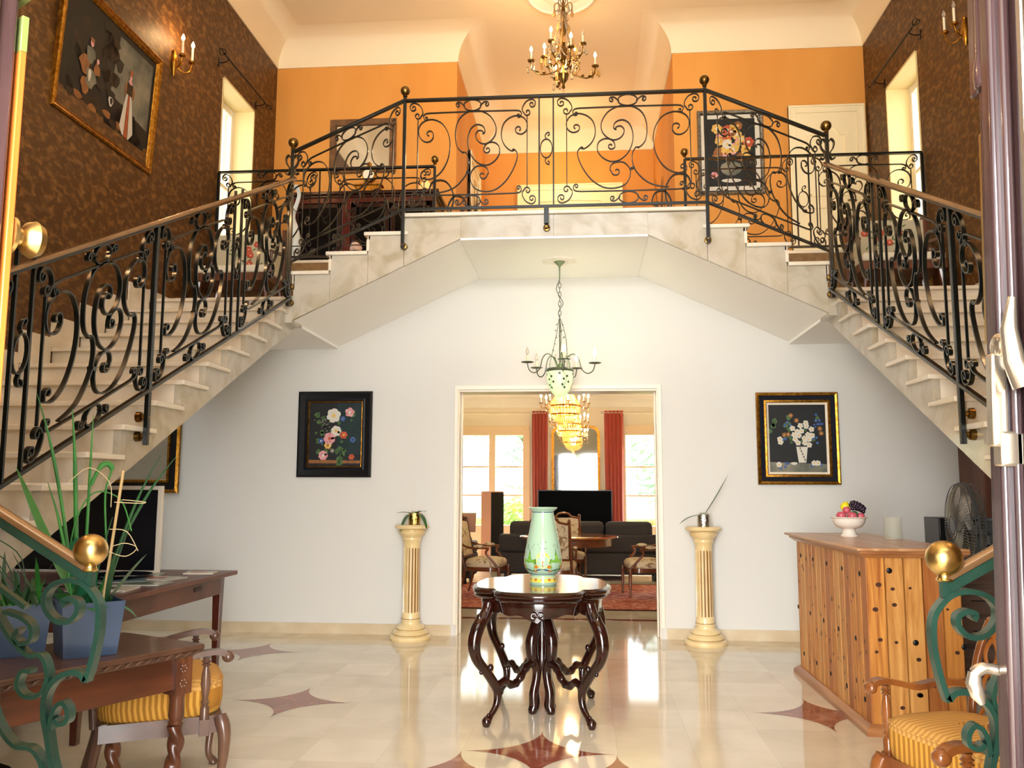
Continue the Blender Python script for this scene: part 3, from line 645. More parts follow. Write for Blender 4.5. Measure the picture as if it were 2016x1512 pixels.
# crystal chandelier over the landing
CH = (.045, 8.9, 0)
t = thing('crystal_chandelier', 'brass chandelier with candle bulbs and crystal drops hanging above the landing', 'chandelier', (.045, 9.0, ZT))
m = MB(); m.lathe([(.0, -1.31), (.02, -1.29), (.012, -1.25), (.045, -1.2), (.06, -1.14), (.03, -1.08), (.02, -1.02), (.035, -.98), (.09, -.93), (.06, -.86), (.025, -.82), (.018, -.7), (.04, -.64), (.028, -.58), (.012, -.5), (.03, -.44), (.02, -.36), (.012, -.3), (.012, -.04), (.05, -.02), (.06, 0)], 20)
m.build('stem', M_oldbrass, t)
for k in range(10):
    a = k*PI/5+.2; m = MB(); P = []; R = []
    for q in range(25):
        f = q/24; r = .025+.15*f**1.6; P.append((r*math.cos(a), r*math.sin(a), -.42-.5*f)); R.append(.011 if q % 2 else .004)
    m.tube(P, R, 6); m.build('bead_strand', M_amber if k % 2 else M_glassclear, t)
    m = MB(); P = []; R = []
    for q in range(21):
        f = q/20; b = a+f*PI/5; r = .175+.0*f; P.append((r*math.cos(b), r*math.sin(b), -.92-.09*math.sin(PI*f))); R.append(.010 if q % 2 else .004)
    m.tube(P, R, 6); m.build('bead_swag', M_glassclear, t)
arms = []
for k in range(8):
    a = 2*PI*k/8+.25; ca, sa = math.cos(a), math.sin(a); lo = k % 2 == 0; R = .36 if lo else .25; zb = -1.08 if lo else -.93; dz = .0
    m = MB(); m.tube([(x*ca, x*sa, z) for x, z, _ in cr([(.03, zb+.02, 0), (R*.35, zb-.05, 0), (R*.7, zb-.08, 0), (R*.95, zb-.03, 0), (R, zb+.04, 0), (R, zb+.07, 0)], 4)], .0085, 8)
    m.tube([(x*ca, x*sa, z) for x, z, _ in cr([(R*.4, zb-.05, 0), (R*.5, zb+.03, 0), (R*.4, zb+.06, 0), (R*.33, zb+.02, 0)], 4)], .005, 6)
    m.lathe([(.008, -.01), (.035, .0), (.042, .012), (.02, .014), (.012, .03)], 14, (R*ca, R*sa, zb+.06))
    for q in (.35, .6, .82): m.ell((R*q*ca, R*q*sa, zb-.055), (.02, .02, .013), 8, 6)
    arm = m.build('arm', M_oldbrass, t)
    candle(arm, (R*ca, R*sa, zb+.085), .085, lit=(k not in (7,)), bulb_r=.017)
    for q in range(5):
        b = q*2*PI/5; cx, cy = R*ca+.04*math.cos(b), R*sa+.04*math.sin(b); m = MB(); drop(m, (cx, cy, zb+.055), .016, .08 if q % 2 else .12); m.build('crystal_drop', M_amber if k % 3 == 0 else M_glassclear, arm)
m = MB()
for k in range(6):
    a = k*PI/3
    m.tube([(x*math.cos(a), x*math.sin(a), z) for x, z, _ in cr([(.015, -.35, 0), (.07, -.3, 0), (.1, -.34, 0), (.085, -.4, 0), (.06, -.38, 0)], 4)], .005, 6)
    m.tube([(x*math.cos(a), x*math.sin(a), z) for x, z, _ in cr([(.012, -.12, 0), (.05, -.05, 0), (.09, -.09, 0), (.075, -.13, 0)], 4)], .006, 6)
m.build('crown_scrolls', M_oldbrass, t)
for r, z, n, h in ((.1, -.36, 6, .11), (.13, -1.05, 9, .11), (.17, -.93, 10, .10), (.09, -.72, 8, .09), (.06, -.55, 6, .08)):
    for k in range(n):
        a = k*2*PI/n+.1; m = MB(); drop(m, (r*math.cos(a), r*math.sin(a), z), .019, h); m.build('crystal_drop', M_amber if (k % 3 == 0) else M_glassclear, t)
m = MB(); drop(m, (0, 0, -1.30), .022, .12); m.build('crystal_drop', M_glassclear, t)
point('chandelier_light', (.045, 9.0, 6.1), 46, WARM, .12)
point('chandelier_light_upper', (-.2, 8.9, 6.35), 16, WARM, .03)
# green iron pendant under the landing
t = thing('pendant_chandelier', 'sage green pendant chandelier with painted glass bowl under the landing', 'chandelier', (.03, 7.77, 3.505))
M_sage = mat('sage_metal', '#7f8f6c', .45, col2='#5f6d50', scale=20)
M_dkleaf = mat('antique_green_metal', '#4a5240', .45)
m = MB(); m.lathe([(.07, -.0), (.072, -.012), (.05, -.03), (.02, -.06), (.008, -.075), (.006, -.19), (0, -.19)], 24, rf=lambda a, z: 1+.06*math.cos(10*a) if z > -.03 else 1); m.build('canopy', M_sage, t)
m = MB()
for k in range(9):
    z = -.205-k*.043; P = []
    for q in range(12):
        a = q*PI/6; P.append((.013*math.cos(a), 0, z+.027*math.sin(a)) if k % 2 else (0, .013*math.cos(a), z+.027*math.sin(a)))
    m.tube(P, .0028, 6, closed=True)
m.tube(cr([(0, 0, -.19), (-.03, 0, -.28), (.0, .01, -.35), (.03, 0, -.42), (-.012, 0, -.5), (.005, 0, -.56)], 5), .0035, 6); m.build('chain', M_dkleaf, t)
m = MB(); m.tube([(0, 0, -.55), (0, 0, -1.02)], .006, 8); m.lathe([(.0, -1.07), (.02, -1.06), (.018, -.98), (.0, -.97)], 12); m.build('stem', M_dkleaf, t)
for k in range(3):
    a = k*2*PI/3+.6; ca, sa = math.cos(a), math.sin(a); m = MB()
    P = [(r*ca+.01*math.sin(q), r*sa+.01*math.cos(q), z) for q, (r, z) in enumerate(((.01, -.56), (.035, -.66), (.06, -.76), (.075, -.86), (.09, -.95), (.1, -1.03)))]
    m.tube(cr(P, 4), .003, 5)
    for q in range(7):
        z = -.6-q*.06; r = .02+q*.012; b = a+.5*math.sin(q*2.1)
        m.M = Matrix.Translation((r*math.cos(b), r*math.sin(b), z)) @ Matrix.Rotation(b+q, 4, 'Z') @ Matrix.Rotation(.7, 4, 'Y')
        m.ell((.014, 0, 0), (.014, .008, .002), 8, 5); m.M = Matrix()
    m.build('leafy_strand', M_dkleaf, t)
m = MB(); m.lathe([(.118, -1.02), (.124, -1.03), (.124, -1.045), (.118, -1.05)], 32, caps=False); m.build('ring', M_dkleaf, t)
M_bowl = mat('painted_glass', '#cfe6a8', .3, emit=.45, ecol='#d9ecb0', col2='#b9dfae', scale=9)
m = MB(); prof = [(.118, -1.045), (.119, -1.09), (.112, -1.15), (.092, -1.21), (.06, -1.255), (.025, -1.275), (.0, -1.278)]
m.lathe(prof, 36, caps=False)
m.mi = 1
for k in range(5):
    a = -PI/2+k*2*PI/5+.2
    def on(z, b, off=.0015):
        for (r0, z0), (r1, z1) in zip(prof, prof[1:]):
            if z1 <= z <= z0: r = r0+(r1-r0)*(z0-z)/(z0-z1) if z0 != z1 else r0; return ((r+off)*math.cos(b), (r+off)*math.sin(b), z)
        return (0, 0, z)
    m.tube([on(-1.05-.15*q/6, a+.35*math.sin(q*.5)) for q in range(7)], .002, 4)
    for q in range(6):
        zc = -1.075-.025*q; bc = a+.35*math.sin(q*.6)+(.2 if q % 2 else -.2); P = [on(zc+.012*math.sin(w*PI/4), bc+.1*math.cos(w*PI/4), .003) for w in range(8)]
        m.add(P, [tuple(range(8))])
m.build('glass_bowl', [M_bowl, M_dkleaf], t)
for k in range(5):
    a = -PI/2+.15+k*2*PI/5; ca, sa = math.cos(a), math.sin(a); R = .32
    if k in (0,): R = .30
    m = MB(); m.tube([(x*ca, x*sa, z) for x, z, _ in cr([(.02, -1.03, 0), (.06, -.93, 0), (.12, -.89, 0), (.17, -.93, 0), (.2, -1.03, 0), (.25, -1.07, 0), (.3, -1.05, 0), (R, -.99, 0), (R, -.97, 0)], 4)], .005, 8)
    m.lathe([(.006, 0), (.05, .004), (.054, .01), (.02, .014)], 20, (R*ca, R*sa, -.985), rf=lambda b, z: 1+.1*math.cos(9*b)); arm = m.build('arm', M_dkleaf, t)
    candle(arm, (R*ca, R*sa, -.972), .06, .011, lit=k in (1, 0, 2), bulb_r=.018)
point('pendant_light', (.03, 7.77, 2.42), 5, (1, .92, .72), .1); point('pendant_bulb_light', (.33, 7.7, 2.66), 3, (1, .86, .62), .03)
# wall sconces
def sconce(s, lit, label, y=7.42, z=5.38, pw=3.2):
    t = thing('wall_sconce', label, 'wall sconce', (s*(XW-.005), y, z), 0)
    d = -s
    m = MB(); m.M = Matrix.Rotation(0, 4, 'Z')
    m.lathe([(.0, -.14), (.012, -.12), (.025, -.06), (.035, 0), (.028, .06), (.015, .1), (.02, .12), (0, .14)], 12, (d*.012, 0, 0), rf=lambda a, z: 1); m.build('back_plate', M_gold, t)
    for q, (dy, up) in enumerate(((-.1, .0), (.1, .03))):
        m = MB(); m.tube(cr([(d*.02, 0, -.02), (d*.07, dy*.5, -.07), (d*.12, dy*.9, -.05), (d*.14, dy, .0+up)], 5), .007, 8)
        m.tube(cr([(d*.05, dy*.3, -.05), (d*.08, dy*.2, -.0), (d*.05, dy*.1, .02)], 4), .004, 6)
        m.lathe([(.006, 0), (.028, .008), (.034, .018), (.016, .022), (.01, .04)], 14, (d*.14, dy, up)); arm = m.build('arm', M_gold, t)
        candle(arm, (d*.14, dy, up+.03), .13, .011, lit=lit, bulb_r=.017)
    if lit: point('sconce_light', (s*(XW-.16), y-.1, z+.24), pw, WARM, .02); point('sconce_light', (s*(XW-.16), y+.1, z+.27), pw, WARM, .02)
sconce(-1, True, 'lit brass candle sconce beside the large painting on the left wall')
sconce(1, False, 'unlit brass candle sconce on the brown right wall')
sconce(-1, True, 'lit brass candle sconce on the left wall close to the entrance', 3.6, 4.5, 26)
sconce(1, True, 'lit brass candle sconce on the right wall close to the entrance', 3.6, 4.5, 26)
# wrought iron curtain rods over the side windows
for s, side in ((-1, 'left'), (1, 'right')):
    t = thing('curtain_rod', 'black wrought iron curtain rod above the upper %s window' % side, 'curtain rod', (s*(XW-.1), 8.93, 5.94))
    m = MB(); m.tube([(0, -.62, 0), (0, .62, 0)], .011, 8); m.build('rod', M_black, t)
    for e in (-1, 1):
        m = MB()
        for k in range(3):
            a = k*2*PI/3
            m.tube(cr([(0, e*.6, 0), (.035*math.cos(a), e*.65, .035*math.sin(a)), (.03*math.cos(a), e*.7, .03*math.sin(a)), (0, e*.73, 0)], 4), .005, 6)
        m.build('finial', M_black, t)
        m = MB(); m.tube(cr([(0, e*.52, 0), (0, e*.52, -.03), (s*.05, e*.52, -.05), (s*.096, e*.52, -.045)], 4), .006, 6); m.box(min(s*.09, s*.099), max(s*.09, s*.099), e*.52-.015, e*.52+.015, -.09, 0); m.build('bracket', M_black, t)

# ------------------------------------------------------------------ pictures
def frame_mesh(m, w, h, prof, mis=None):
    """mitred frame w x h (outer) in local x,z; prof = [(inward, forward)], forward is -y"""
    for k, ((a, fa), (b, fb)) in enumerate(zip(prof, prof[1:])):
        if mis: m.mi = mis[k]
        O = [(-w/2+a, -fa, -h/2+a), (w/2-a, -fa, -h/2+a), (w/2-a, -fa, h/2-a), (-w/2+a, -fa, h/2-a)]
        I = [(-w/2+b, -fb, -h/2+b), (w/2-b, -fb, -h/2+b), (w/2-b, -fb, h/2-b), (-w/2+b, -fb, h/2-b)]
        m.add(O+I, [(i, (i+1) % 4, 4+(i+1) % 4, 4+i) for i in range(4)])
def blob(m, mi, x, z, r, rz=None, n=10, wob=.15, y=0, ph=0, sq=0):
    rz = rz or r; m.mi = mi; P = []
    for k in range(n):
        a = 2*PI*k/n; w = 1+wob*math.sin(3*a+ph)+wob*.6*math.sin(5*a+2*ph)
        P.append((x+r*w*math.cos(a), y, z+rz*w*math.sin(a)))
    m.add(P, [tuple(range(n))])
def flower(m, mi, mc, x, z, r, y, n=6, ph=0):
    for k in range(n):
        a = ph+2*PI*k/n; blob(m, mi, x+r*.55*math.cos(a), z+r*.55*math.sin(a), r*.45, n=8, wob=.08, y=y-.0003*(k % 3), ph=k)
    blob(m, mc, x, z, r*.28, n=8, wob=.05, y=y-.0015)
def picture(name, label, cat, c, w, h, prof, fmats, mis, cw, ch, paint, cmats, rotz=0, tilt=None, coat=0):
    t = thing(name, label, cat, c, rotz, tilt=tilt)
    m = MB(); frame_mesh(m, w, h, prof, mis); m.mi = 0; m.box(-w/2+.002, w/2-.002, -.003, 0, -h/2+.002, h/2-.002); m.build('frame', fmats, t, ang=20)
    m = MB(); m.mi = 0; m.box(-cw/2, cw/2, -.008, -.004, -ch/2, ch/2); paint(m); m.build('canvas', cmats, t, flat=True)
    return t
P_dark = mat('paint_dark', '#080b0c', .6, col2='#101413', scale=5)
P_teal = mat('paint_teal', '#12302f', .4, col2='#0e1f22', scale=4)
P_wht = mat('paint_white', '#cfcabc', .5); P_pink = mat('paint_pink', '#c27a80', .5, col2='#dca9a4', scale=30)
P_red = mat('paint_red', '#a03a22', .5, col2='#c05a35', scale=30); P_yel = mat('paint_yellow', '#c79a3c', .5, col2='#dcb868', scale=30)
P_blu = mat('paint_blue', '#2c4a86', .5, col2='#49699c', scale=30); P_grn = mat('paint_green', '#2f4a26', .5, col2='#4c6a36', scale=20)
P_umb = mat('paint_umber', '#1a1007', .6, col2='#2b1c0d', scale=12)
P_brn = mat('paint_brown', '#7a4a24', .5, col2='#93602f', scale=20); P_grey = mat('paint_grey', '#4e544c', .6, col2='#87826f', scale=4)
CM = [P_dark, P_teal, P_wht, P_pink, P_red, P_yel, P_blu, P_grn, P_brn, P_grey, P_umb]
rg = random.Random(11)
def paint_left(m):
    y = -.0085; k = 1/392*.84   # metres per traced unit
    def X(u): return (u-277)*.00187
    def Z(v): return (322-v)*.00187
    m.mi = 1; m.quad((.02, y, -.2), (.265, y, -.2), (.265, y, .31), (.02, y, .31))
    m.mi = 8; m.quad((-.26, y-.0003, -.29), (.265, y-.0003, -.29), (.265, y-.0003, -.262), (-.26, y-.0003, -.255))
    for i in range(26): blob(m, 7, rg.uniform(-.2, .18), rg.uniform(-.2, .2), rg.uniform(.012, .03), y=y-.0006, ph=i)
    for i in range(26): blob(m, 9, X(215+rg.gauss(0, 28)), Z(265+rg.gauss(0, 26)), rg.uniform(.006, .011), y=y-.0014, n=6)
    y2 = y-.002
    flower(m, 2, 5, X(268), Z(222), .075, y2, 6, .3); flower(m, 3, 2, X(355), Z(205), .05, y2, 5, .2); flower(m, 2, 5, X(283), Z(305), .055, y2, 7)
    flower(m, 3, 4, X(248), Z(345), .062, y2-.001, 7, .5); flower(m, 4, 5, X(325), Z(327), .04, y2, 6); flower(m, 5, 8, X(240), Z(382), .038, y2, 6)
    flower(m, 3, 2, X(216), Z(435), .05, y2, 7, .8); flower(m, 4, 8, X(370), Z(443), .03, y2, 6); flower(m, 6, 2, X(202), Z(358), .03, y2, 5); flower(m, 6, 9, X(318), Z(240), .028, y2, 5)
    flower(m, 6, 0, X(375), Z(352), .03, y2, 5); flower(m, 9, 2, X(265), Z(410), .024, y2, 5)
    for i in range(7): blob(m, 7, X(312+rg.gauss(0, 9)), Z(400+i*14), .02, .03, y=y2, ph=i)
picture('flower_painting', 'black framed dark painting of a mixed flower bouquet, left of the doorway', 'painting', (-2.236, YW-.001, 1.938), .752, .855,
        [(0, 0), (0, .03), (.02, .04), (.07, .028), (.085, .034), (.1, .02), (.105, .022), (.112, .012)], [M_black, M_gold, mat('navy_lacquer', '#0c1220', .25)], [0, 0, 0, 2, 0, 1, 1], .54, .64, paint_left, CM)
def paint_right(m):
    y = -.0085
    def X(u): return (u-783)*.00172
    def Z(v): return (345-v)*.00172
    m.mi = 9; m.quad((-.27, y, -.325), (.27, y, -.325), (.27, y, -.245), (-.27, y, -.225))
    for i in range(22): blob(m, 7, X(780+rg.gauss(0, 60)), Z(310+rg.gauss(0, 40)), rg.uniform(.014, .028), y=y-.0006, ph=i)
    y2 = y-.002
    for i in range(26): blob(m, 6, X(rg.choice([712, 870, 895, 715])+rg.gauss(0, 14)), Z(rg.choice([268, 262, 350, 500])+rg.gauss(0, 12)), .014, y=y2+.0003, n=6)
    for (u, v) in ((830, 260), (800, 275), (757, 290), (832, 278), (860, 295), (782, 308), (805, 305), (765, 325), (840, 325), (790, 330), (820, 345), (770, 350), (845, 350), (785, 370), (822, 370), (845, 382), (862, 330), (687, 350), (690, 366), (678, 490), (868, 482), (888, 482)):
        flower(m, 2, 5, X(u), Z(v), .028, y2-.0005*rg.random(), 5, rg.random())
    for (u, v) in ((780, 246), (712, 326), (733, 324), (905, 292), (912, 318), (750, 218)): flower(m, 8, 5, X(u), Z(v), .024, y2, 5)
    m.mi = 2; m.quad((X(785), y2-.002, Z(480)), (X(825), y2-.002, Z(480)), (X(836), y2-.002, Z(392)), (X(774), y2-.002, Z(392)))
    for i in range(5): blob(m, 9, X(795+i*6), Z(400+i*16), .008, .012, y=y2-.003)
    blob(m, 2, X(760), Z(484), .03, .014, y=y2)
picture('flower_painting', 'gilt and navy framed painting of white daisies in a vase, right of the doorway', 'painting', (2.272, YW-.001, 1.888), .765, .878,
        [(0, 0), (0, .035), (.012, .045), (.03, .04), (.034, .03), (.07, .026), (.074, .03), (.09, .034), (.098, .024), (.118, .012)],
        [M_gold, mat('navy_lacquer', '#0c1a33', .3), mat('linen_liner', '#e6d9c2', .8)], [0, 0, 0, 1, 1, 0, 0, 0, 2], .54, .65, paint_right, CM)
def paint_land(m):
    y = -.0085
    m.mi = 9; m.quad((.02, y, -.1), (.62, y, -.18), (.62, y, .42), (.08, y, .42))
    for i in range(30): blob(m, 0 if i % 4 else 10, rg.uniform(-.55, .0), rg.uniform(-.33, .33), rg.uniform(.05, .09), y=y-.0004*(i % 4), ph=i)
    for i in range(18): blob(m, 0, rg.uniform(.0, .54), rg.uniform(-.36, -.2), rg.uniform(.05, .1), y=y-.002, ph=i)
    for i in range(14): blob(m, 10 if i % 2 else 0, rg.uniform(-.12, .12), rg.uniform(.0, .42), .06, y=y-.0022, ph=i)
    y2 = y-.004    # a standing figure in a long dress and two seated ones, loosely painted
    for i in range(9): blob(m, 8 if i % 2 else 10, -.5+.1*i, -.33+.02*(i % 3), .06, .03, y=y-.0026, ph=i)
    m.mi = 2; m.add([(.19, y2, -.30), (.24, y2, -.36), (.34, y2, -.37), (.40, y2, -.30), (.36, y2, -.12), (.32, y2, .02), (.25, y2, .02), (.22, y2, -.12)], [tuple(range(8))])
    m.mi = 8; m.quad((.26, y2-.001, -.37), (.33, y2-.001, -.37), (.3, y2-.001, .01), (.27, y2-.001, .01)); m.mi = 4; m.quad((.275, y2-.002, -.37), (.305, y2-.002, -.37), (.292, y2-.002, .0), (.28, y2-.002, .0))
    m.mi = 10; m.quad((.245, y2-.002, .0), (.325, y2-.002, .0), (.33, y2-.002, .10), (.24, y2-.002, .10))
    blob(m, 8, .225, .04, .016, .06, y=y2-.003, wob=.05); blob(m, 8, .345, .04, .016, .06, y=y2-.003, wob=.05)
    blob(m, 3, .285, .115, .03, .02, y=y2-.003, wob=.03); blob(m, 3, .285, .155, .02, .028, y=y2-.003, wob=.03); blob(m, 8, .285, .185, .026, .02, y=y2-.004); blob(m, 4, .283, .205, .02, .014, y=y2-.005)
    for (x, z, r, k) in ((-.30, .06, .06, 9), (-.36, -.04, .07, 8), (-.27, -.12, .07, 9), (-.2, -.02, .045, 8), (-.14, -.1, .05, 0), (-.33, -.2, .06, 8)): blob(m, k, x, z, r, r*1.15, y=y2-.0004*k, ph=x*20)
    blob(m, 3, -.3, .155, .024, .03, y=y2-.005, wob=.03); blob(m, 8, -.3, .18, .028, .018, y=y2-.006); blob(m, 3, -.2, .05, .018, .022, y=y2-.005, wob=.03); blob(m, 2, -.29, -.1, .02, .05, y=y2-.005)
    blob(m, 0, .03, -.13, .06, .06, y=y2-.001); blob(m, 2, .03, -.17, .035, .04, y=y2-.003); blob(m, 0, .035, -.165, .02, .028, y=y2-.004)
picture('large_painting', 'large gilt framed landscape painting with figures, high on the brown left wall', 'painting', (-XW+.01, 6.385, 4.70), 1.44, 1.07,
        [(0, 0), (0, .035), (.012, .045), (.03, .035), (.04, .038), (.058, .018), (.062, .012)], [M_gold], None, 1.325, .955, paint_land, CM, rotz=PI/2, tilt=Matrix.Rotation(.055, 4, 'X'))
# large gilt mirror on the wall behind the left stair
def mirror(name, label, c, w, h, prof, mats, mis, cw, ch, rotz=0):
    t = thing(name, label, 'mirror', c, rotz); m = MB(); frame_mesh(m, w, h, prof, mis); m.mi = 0; m.box(-w/2+.002, w/2-.002, -.003, 0, -h/2+.002, h/2-.002); m.build('frame', mats, t, ang=20)
    m = MB(); m.box(-cw/2, cw/2, -.008, -.004, -ch/2, ch/2); m.build('mirror_glass', mat('mirror_silver', '#e8ecec', .03, metal=1), t, flat=True); return t
mirror('gilt_mirror', 'gilt and black framed mirror half hidden behind the left staircase', (-4.25, YW-.001, 1.95), .84, 1.2, [(0, 0), (0, .035), (.025, .045), (.035, .03), (.1, .02), (.105, .03), (.125, .032), (.135, .012)], [M_gold, M_black], [0, 0, 0, 1, 0, 0, 0], .6, .96)
mirror('wall_mirror', 'brown framed mirror on the orange wall above the dark cabinet', (-2.47, YU-.001, 5.62), .84, .70, [(0, 0), (0, .02), (.01, .03), (.07, .026), (.08, .03), (.088, .01)], [mat('brown_frame', '#7a5634', .45, col2='#5e4025', scale=10)], None, .68, .54)
def paint_up(m):
    y = -.0085; m.mi = 2; m.quad((-.345, y, -.47), (.345, y, -.47), (.345, y, .47), (-.345, y, .47)); m.mi = 0; m.quad((-.29, y-.001, -.42), (.29, y-.001, -.42), (.29, y-.001, .42), (-.29, y-.001, .42))
    for i in range(30):
        x, z = rg.gauss(0, .13), .12+rg.gauss(0, .11)
        if abs(x) < .25 and z < .37: flower(m, rg.choice([4, 5, 3, 8, 5]), rg.choice([5, 8, 2]), x, z, rg.uniform(.04, .07), y-.003-.0004*(i % 5), 6, rg.random())
    flower(m, 2, 5, -.04, .1, .06, y-.006, 7); blob(m, 9, 0, -.2, .13, .09, y=y-.003, wob=.03); blob(m, 2, 0, -.35, .12, .025, y=y-.003, wob=.03); flower(m, 3, 4, -.2, -.28, .045, y-.004)
picture('flower_print', 'dark flower still life with white mount in silvery frame by the upper cream door', 'picture', (2.01, YU-.001, 5.40), .78, 1.05,
        [(0, 0), (0, .02), (.01, .03), (.035, .024), (.04, .01)], [mat('silver_frame', '#8d8474', .4, metal=.7, col2='#5f5648', scale=40)], None, .70, .97, paint_up, CM)
# doors on the upper floor
def panel_door(name, c, w, h, face, col, arch=True, handle=1, kind='structure'):
    m = MB(); x, y, z = c
    M0 = Matrix.Translation(c) @ Matrix.Rotation(face, 4, 'Z'); m.M = M0
    m.box(-w/2, w/2, -.03, 0, 0, h); d = m.build(name, col, flat=True, bevel=.003, kind='structure'); tag(d, None)
    m = MB(); m.M = M0
    for a, b in ((-w/2-.09, -w/2), (w/2, w/2+.09)): m.box(a, b, -.045, 0, 0, h+.09)
    m.box(-w/2, w/2, -.044, 0, h, h+.088)
    for a, b in ((-w/2-.09, -w/2-.065), (w/2+.065, w/2+.09)): m.box(a, b, -.06, 0, 0, h+.09)
    m.box(-w/2-.065, w/2+.065, -.0585, 0, h+.065, h+.089)
    m.build('casing', col, d, flat=True, bevel=.004)
    m = MB(); m.M = M0
    for z0, z1 in ((.15, .95), (1.1, h-.16)):
        a, b = -w/2+.13, w/2-.13
        P = [(a, z0), (b, z0), (b, z1-.12), (b-.06, z1-.12), (b-.12, z1-.02), (0, z1), (a+.12, z1-.02), (a+.06, z1-.12), (a, z1-.12)] if arch and z1 > 1.5 else [(a, z0), (b, z0), (b, z1), (a, z1)]
        P3 = [(p[0], -.032, p[1]) for p in P]; m.ribbon(P3+[P3[0]], (0, 1, 0), .03, .028)
    m.build('panel_moulding', col, d)
    if handle:
        m = MB(); m.M = M0; m.tube([(handle*(w/2-.06), -.03, 1.02), (handle*(w/2-.06), -.08, 1.02), (handle*(w/2-.16), -.085, 1.02)], .009, 8); m.build('door_handle', M_oldbrass, d)
    return d
M_door = mat('cream_door_paint', '#efe0b8', .45)
panel_door('door_2', (3.13, YU-.002, ZL), .70, 2.12, 0, M_door)
panel_door('door_3', (.04, YC-.002, ZL), 1.46, 2.32, 0, mat('yellow_cream_door', '#f6edb8', .45), arch=True)
panel_door('door_4', (-1.298, 11.6, ZL), .85, 2.12, PI/2, M_door)
# oval moulding on the corridor end door
m = MB(); m.M = Matrix.Translation((.04, YC-.04, ZL+1.55))
m.ribbon([(.55*math.cos(a*PI/20), 0, .42*math.sin(a*PI/20)) for a in range(41)], (0, 1, 0), .02, .025); m.build('trim_4', mat('yellow_cream_door', '#f6edb8'), **S)
point('corridor_lamp', (.0, 12.3, 6.3), 16, (1, .8, .5), .1)

# ------------------------------------------------------------------ gallery furniture
t = thing('display_cabinet', 'long dark mahogany cabinet with black glass doors on the left gallery', 'cabinet', (-2.3, 9.72, ZL))
M_mah = mat('red_mahogany', '#1c0704', .2, col2='#300d07', scale=4, stretch=(1, 1, 5), coat=.1)
m = MB(); m.box(-.85, .85, -.24, .35, 0, .08); m.box(-.85, -.81, -.22, .35, .08, 1.05); m.box(.81, .85, -.22, .35, .08, 1.05); m.box(-.85, .85, .32, .35, .08, 1.05); m.box(-.2, -.16, -.2, .32, .08, 1.05); m.box(-.81, .81, -.2, .3, .5, .52); m.build('carcass', M_mah, t, bevel=.004)
m = MB(); m.box(-.9, .9, -.27, .36, 1.05, 1.09); m.box(-.87, .87, -.25, .35, 1.02, 1.05); m.build('top', M_mah, t, bevel=.008)
m = MB(); m.box(-.85, .85, -.23, -.2, .96, 1.03); m.box(-.23, -.13, -.24, -.2, .1, .97); m.build('front_rail', mat('bright_mahogany', '#4a130a', .2, coat=.4), t, bevel=.004)
for a, b in ((-.8, -.24), (-.12, .32), (.34, .8)):
    m = MB(); m.box(a, a+.05, -.235, -.21, .1, .95); m.box(b-.05, b, -.235, -.21, .1, .95); m.box(a, b, -.235, -.21, .9, .95); m.box(a, b, -.235, -.21, .1, .15); d = m.build('door', M_mah, t, bevel=.003)
    m = MB(); m.box(a+.05, b-.05, -.225, -.218, .15, .9); m.build('glass', mat('black_glass', '#050404', .15, spec=.25), d, flat=True)
    m = MB(); m.ell((b-.025, -.245, .52), .012, 10, 6); m.build('knob', M_brass, d)
t = thing('mantel_clock', 'gilt mantel clock with round dial on top of the dark cabinet', 'clock', (-2.28, 9.7, ZL+1.09))
m = MB(); m.box(-.17, .17, -.07, .07, 0, .03); m.box(-.15, .15, -.06, .06, .03, .13); m.box(-.17, .17, -.07, .07, .13, .15); m.lathe([(.05, .15), (.03, .18), (.045, .2)], 12); m.build('base', M_gold, t, bevel=.006)
m = MB(); m.M = Matrix.Translation((0, 0, .27)) @ Matrix.Rotation(PI/2, 4, 'X'); m.lathe([(.0, -.04), (.08, -.04), (.09, -.02), (.09, .03), (.075, .04), (.07, .035), (0, .035)], 24); m.build('dial_case', M_gold, t)
m = MB(); m.M = Matrix.Translation((0, 0, .27)) @ Matrix.Rotation(PI/2, 4, 'X'); m.lathe([(0, .041), (.066, .041), (.066, .036)], 24, caps=False); m.build('dial', mat('ivory_dial', '#efe6cc', .4), t)
m = MB(); m.ell((0, 0, .4), (.03, .03, .035), 12, 8); m.build('finial', M_gold, t)
t = thing('table_lamp', 'small amber glass lamp on the right end of the dark cabinet', 'lamp', (-1.6, 9.7, ZL+1.09))
m = MB(); m.lathe([(.06, 0), (.06, .012), (.015, .03), (.012, .09)], 16); m.build('base', M_oldbrass, t)
m = MB(); m.lathe([(.085, .07), (.07, .12), (.035, .18), (.01, .2), (0, .2)], 20, caps=False); m.build('lamp_shade', mat('amber_shade', '#f0c48a', .5, emit=.5, ecol='#ffb060'), t)
m = MB(); m.lathe([(.0, 0), (.07, 0), (.1, .01), (.02, .02), (.0, .02)], 16)
m.M = Matrix.Identity(4)
t = thing('heron_statue', 'tall white ceramic bird statue standing at the left gallery railing', 'statue', (-2.79, 8.62, ZL))
m = MB(); m.lathe([(.11, 0), (.11, .03), (.05, .06)], 16); m.tube(cr([(0, 0, .05), (.02, 0, .2), (.0, 0, .38), (-.03, 0, .52), (.03, 0, .66), (.06, 0, .76), (.02, 0, .84), (-.03, 0, .82)], 4), [.05, .06, .075, .085, .09, .09, .088, .08, .07, .06, .05, .045, .04, .036, .032, .03, .028, .028, .028, .028, .028, .028, .03, .032, .034, .034, .03, .022, .02][:29], 14)
m.build('body', mat('white_ceramic', '#d9ddd6', .2), t)
m = MB(); m.tube([(-.04, 0, .82), (-.1, 0, .79)], [.012, .002], 8); m.build('beak', mat('beak_grey', '#8d8f86', .4), t); t.scale = (.7, .7, 1)
t = thing('figurine', 'small pale head figurine with dark band on the gallery floor edge', 'figurine', (-2.13, 8.66, ZL))
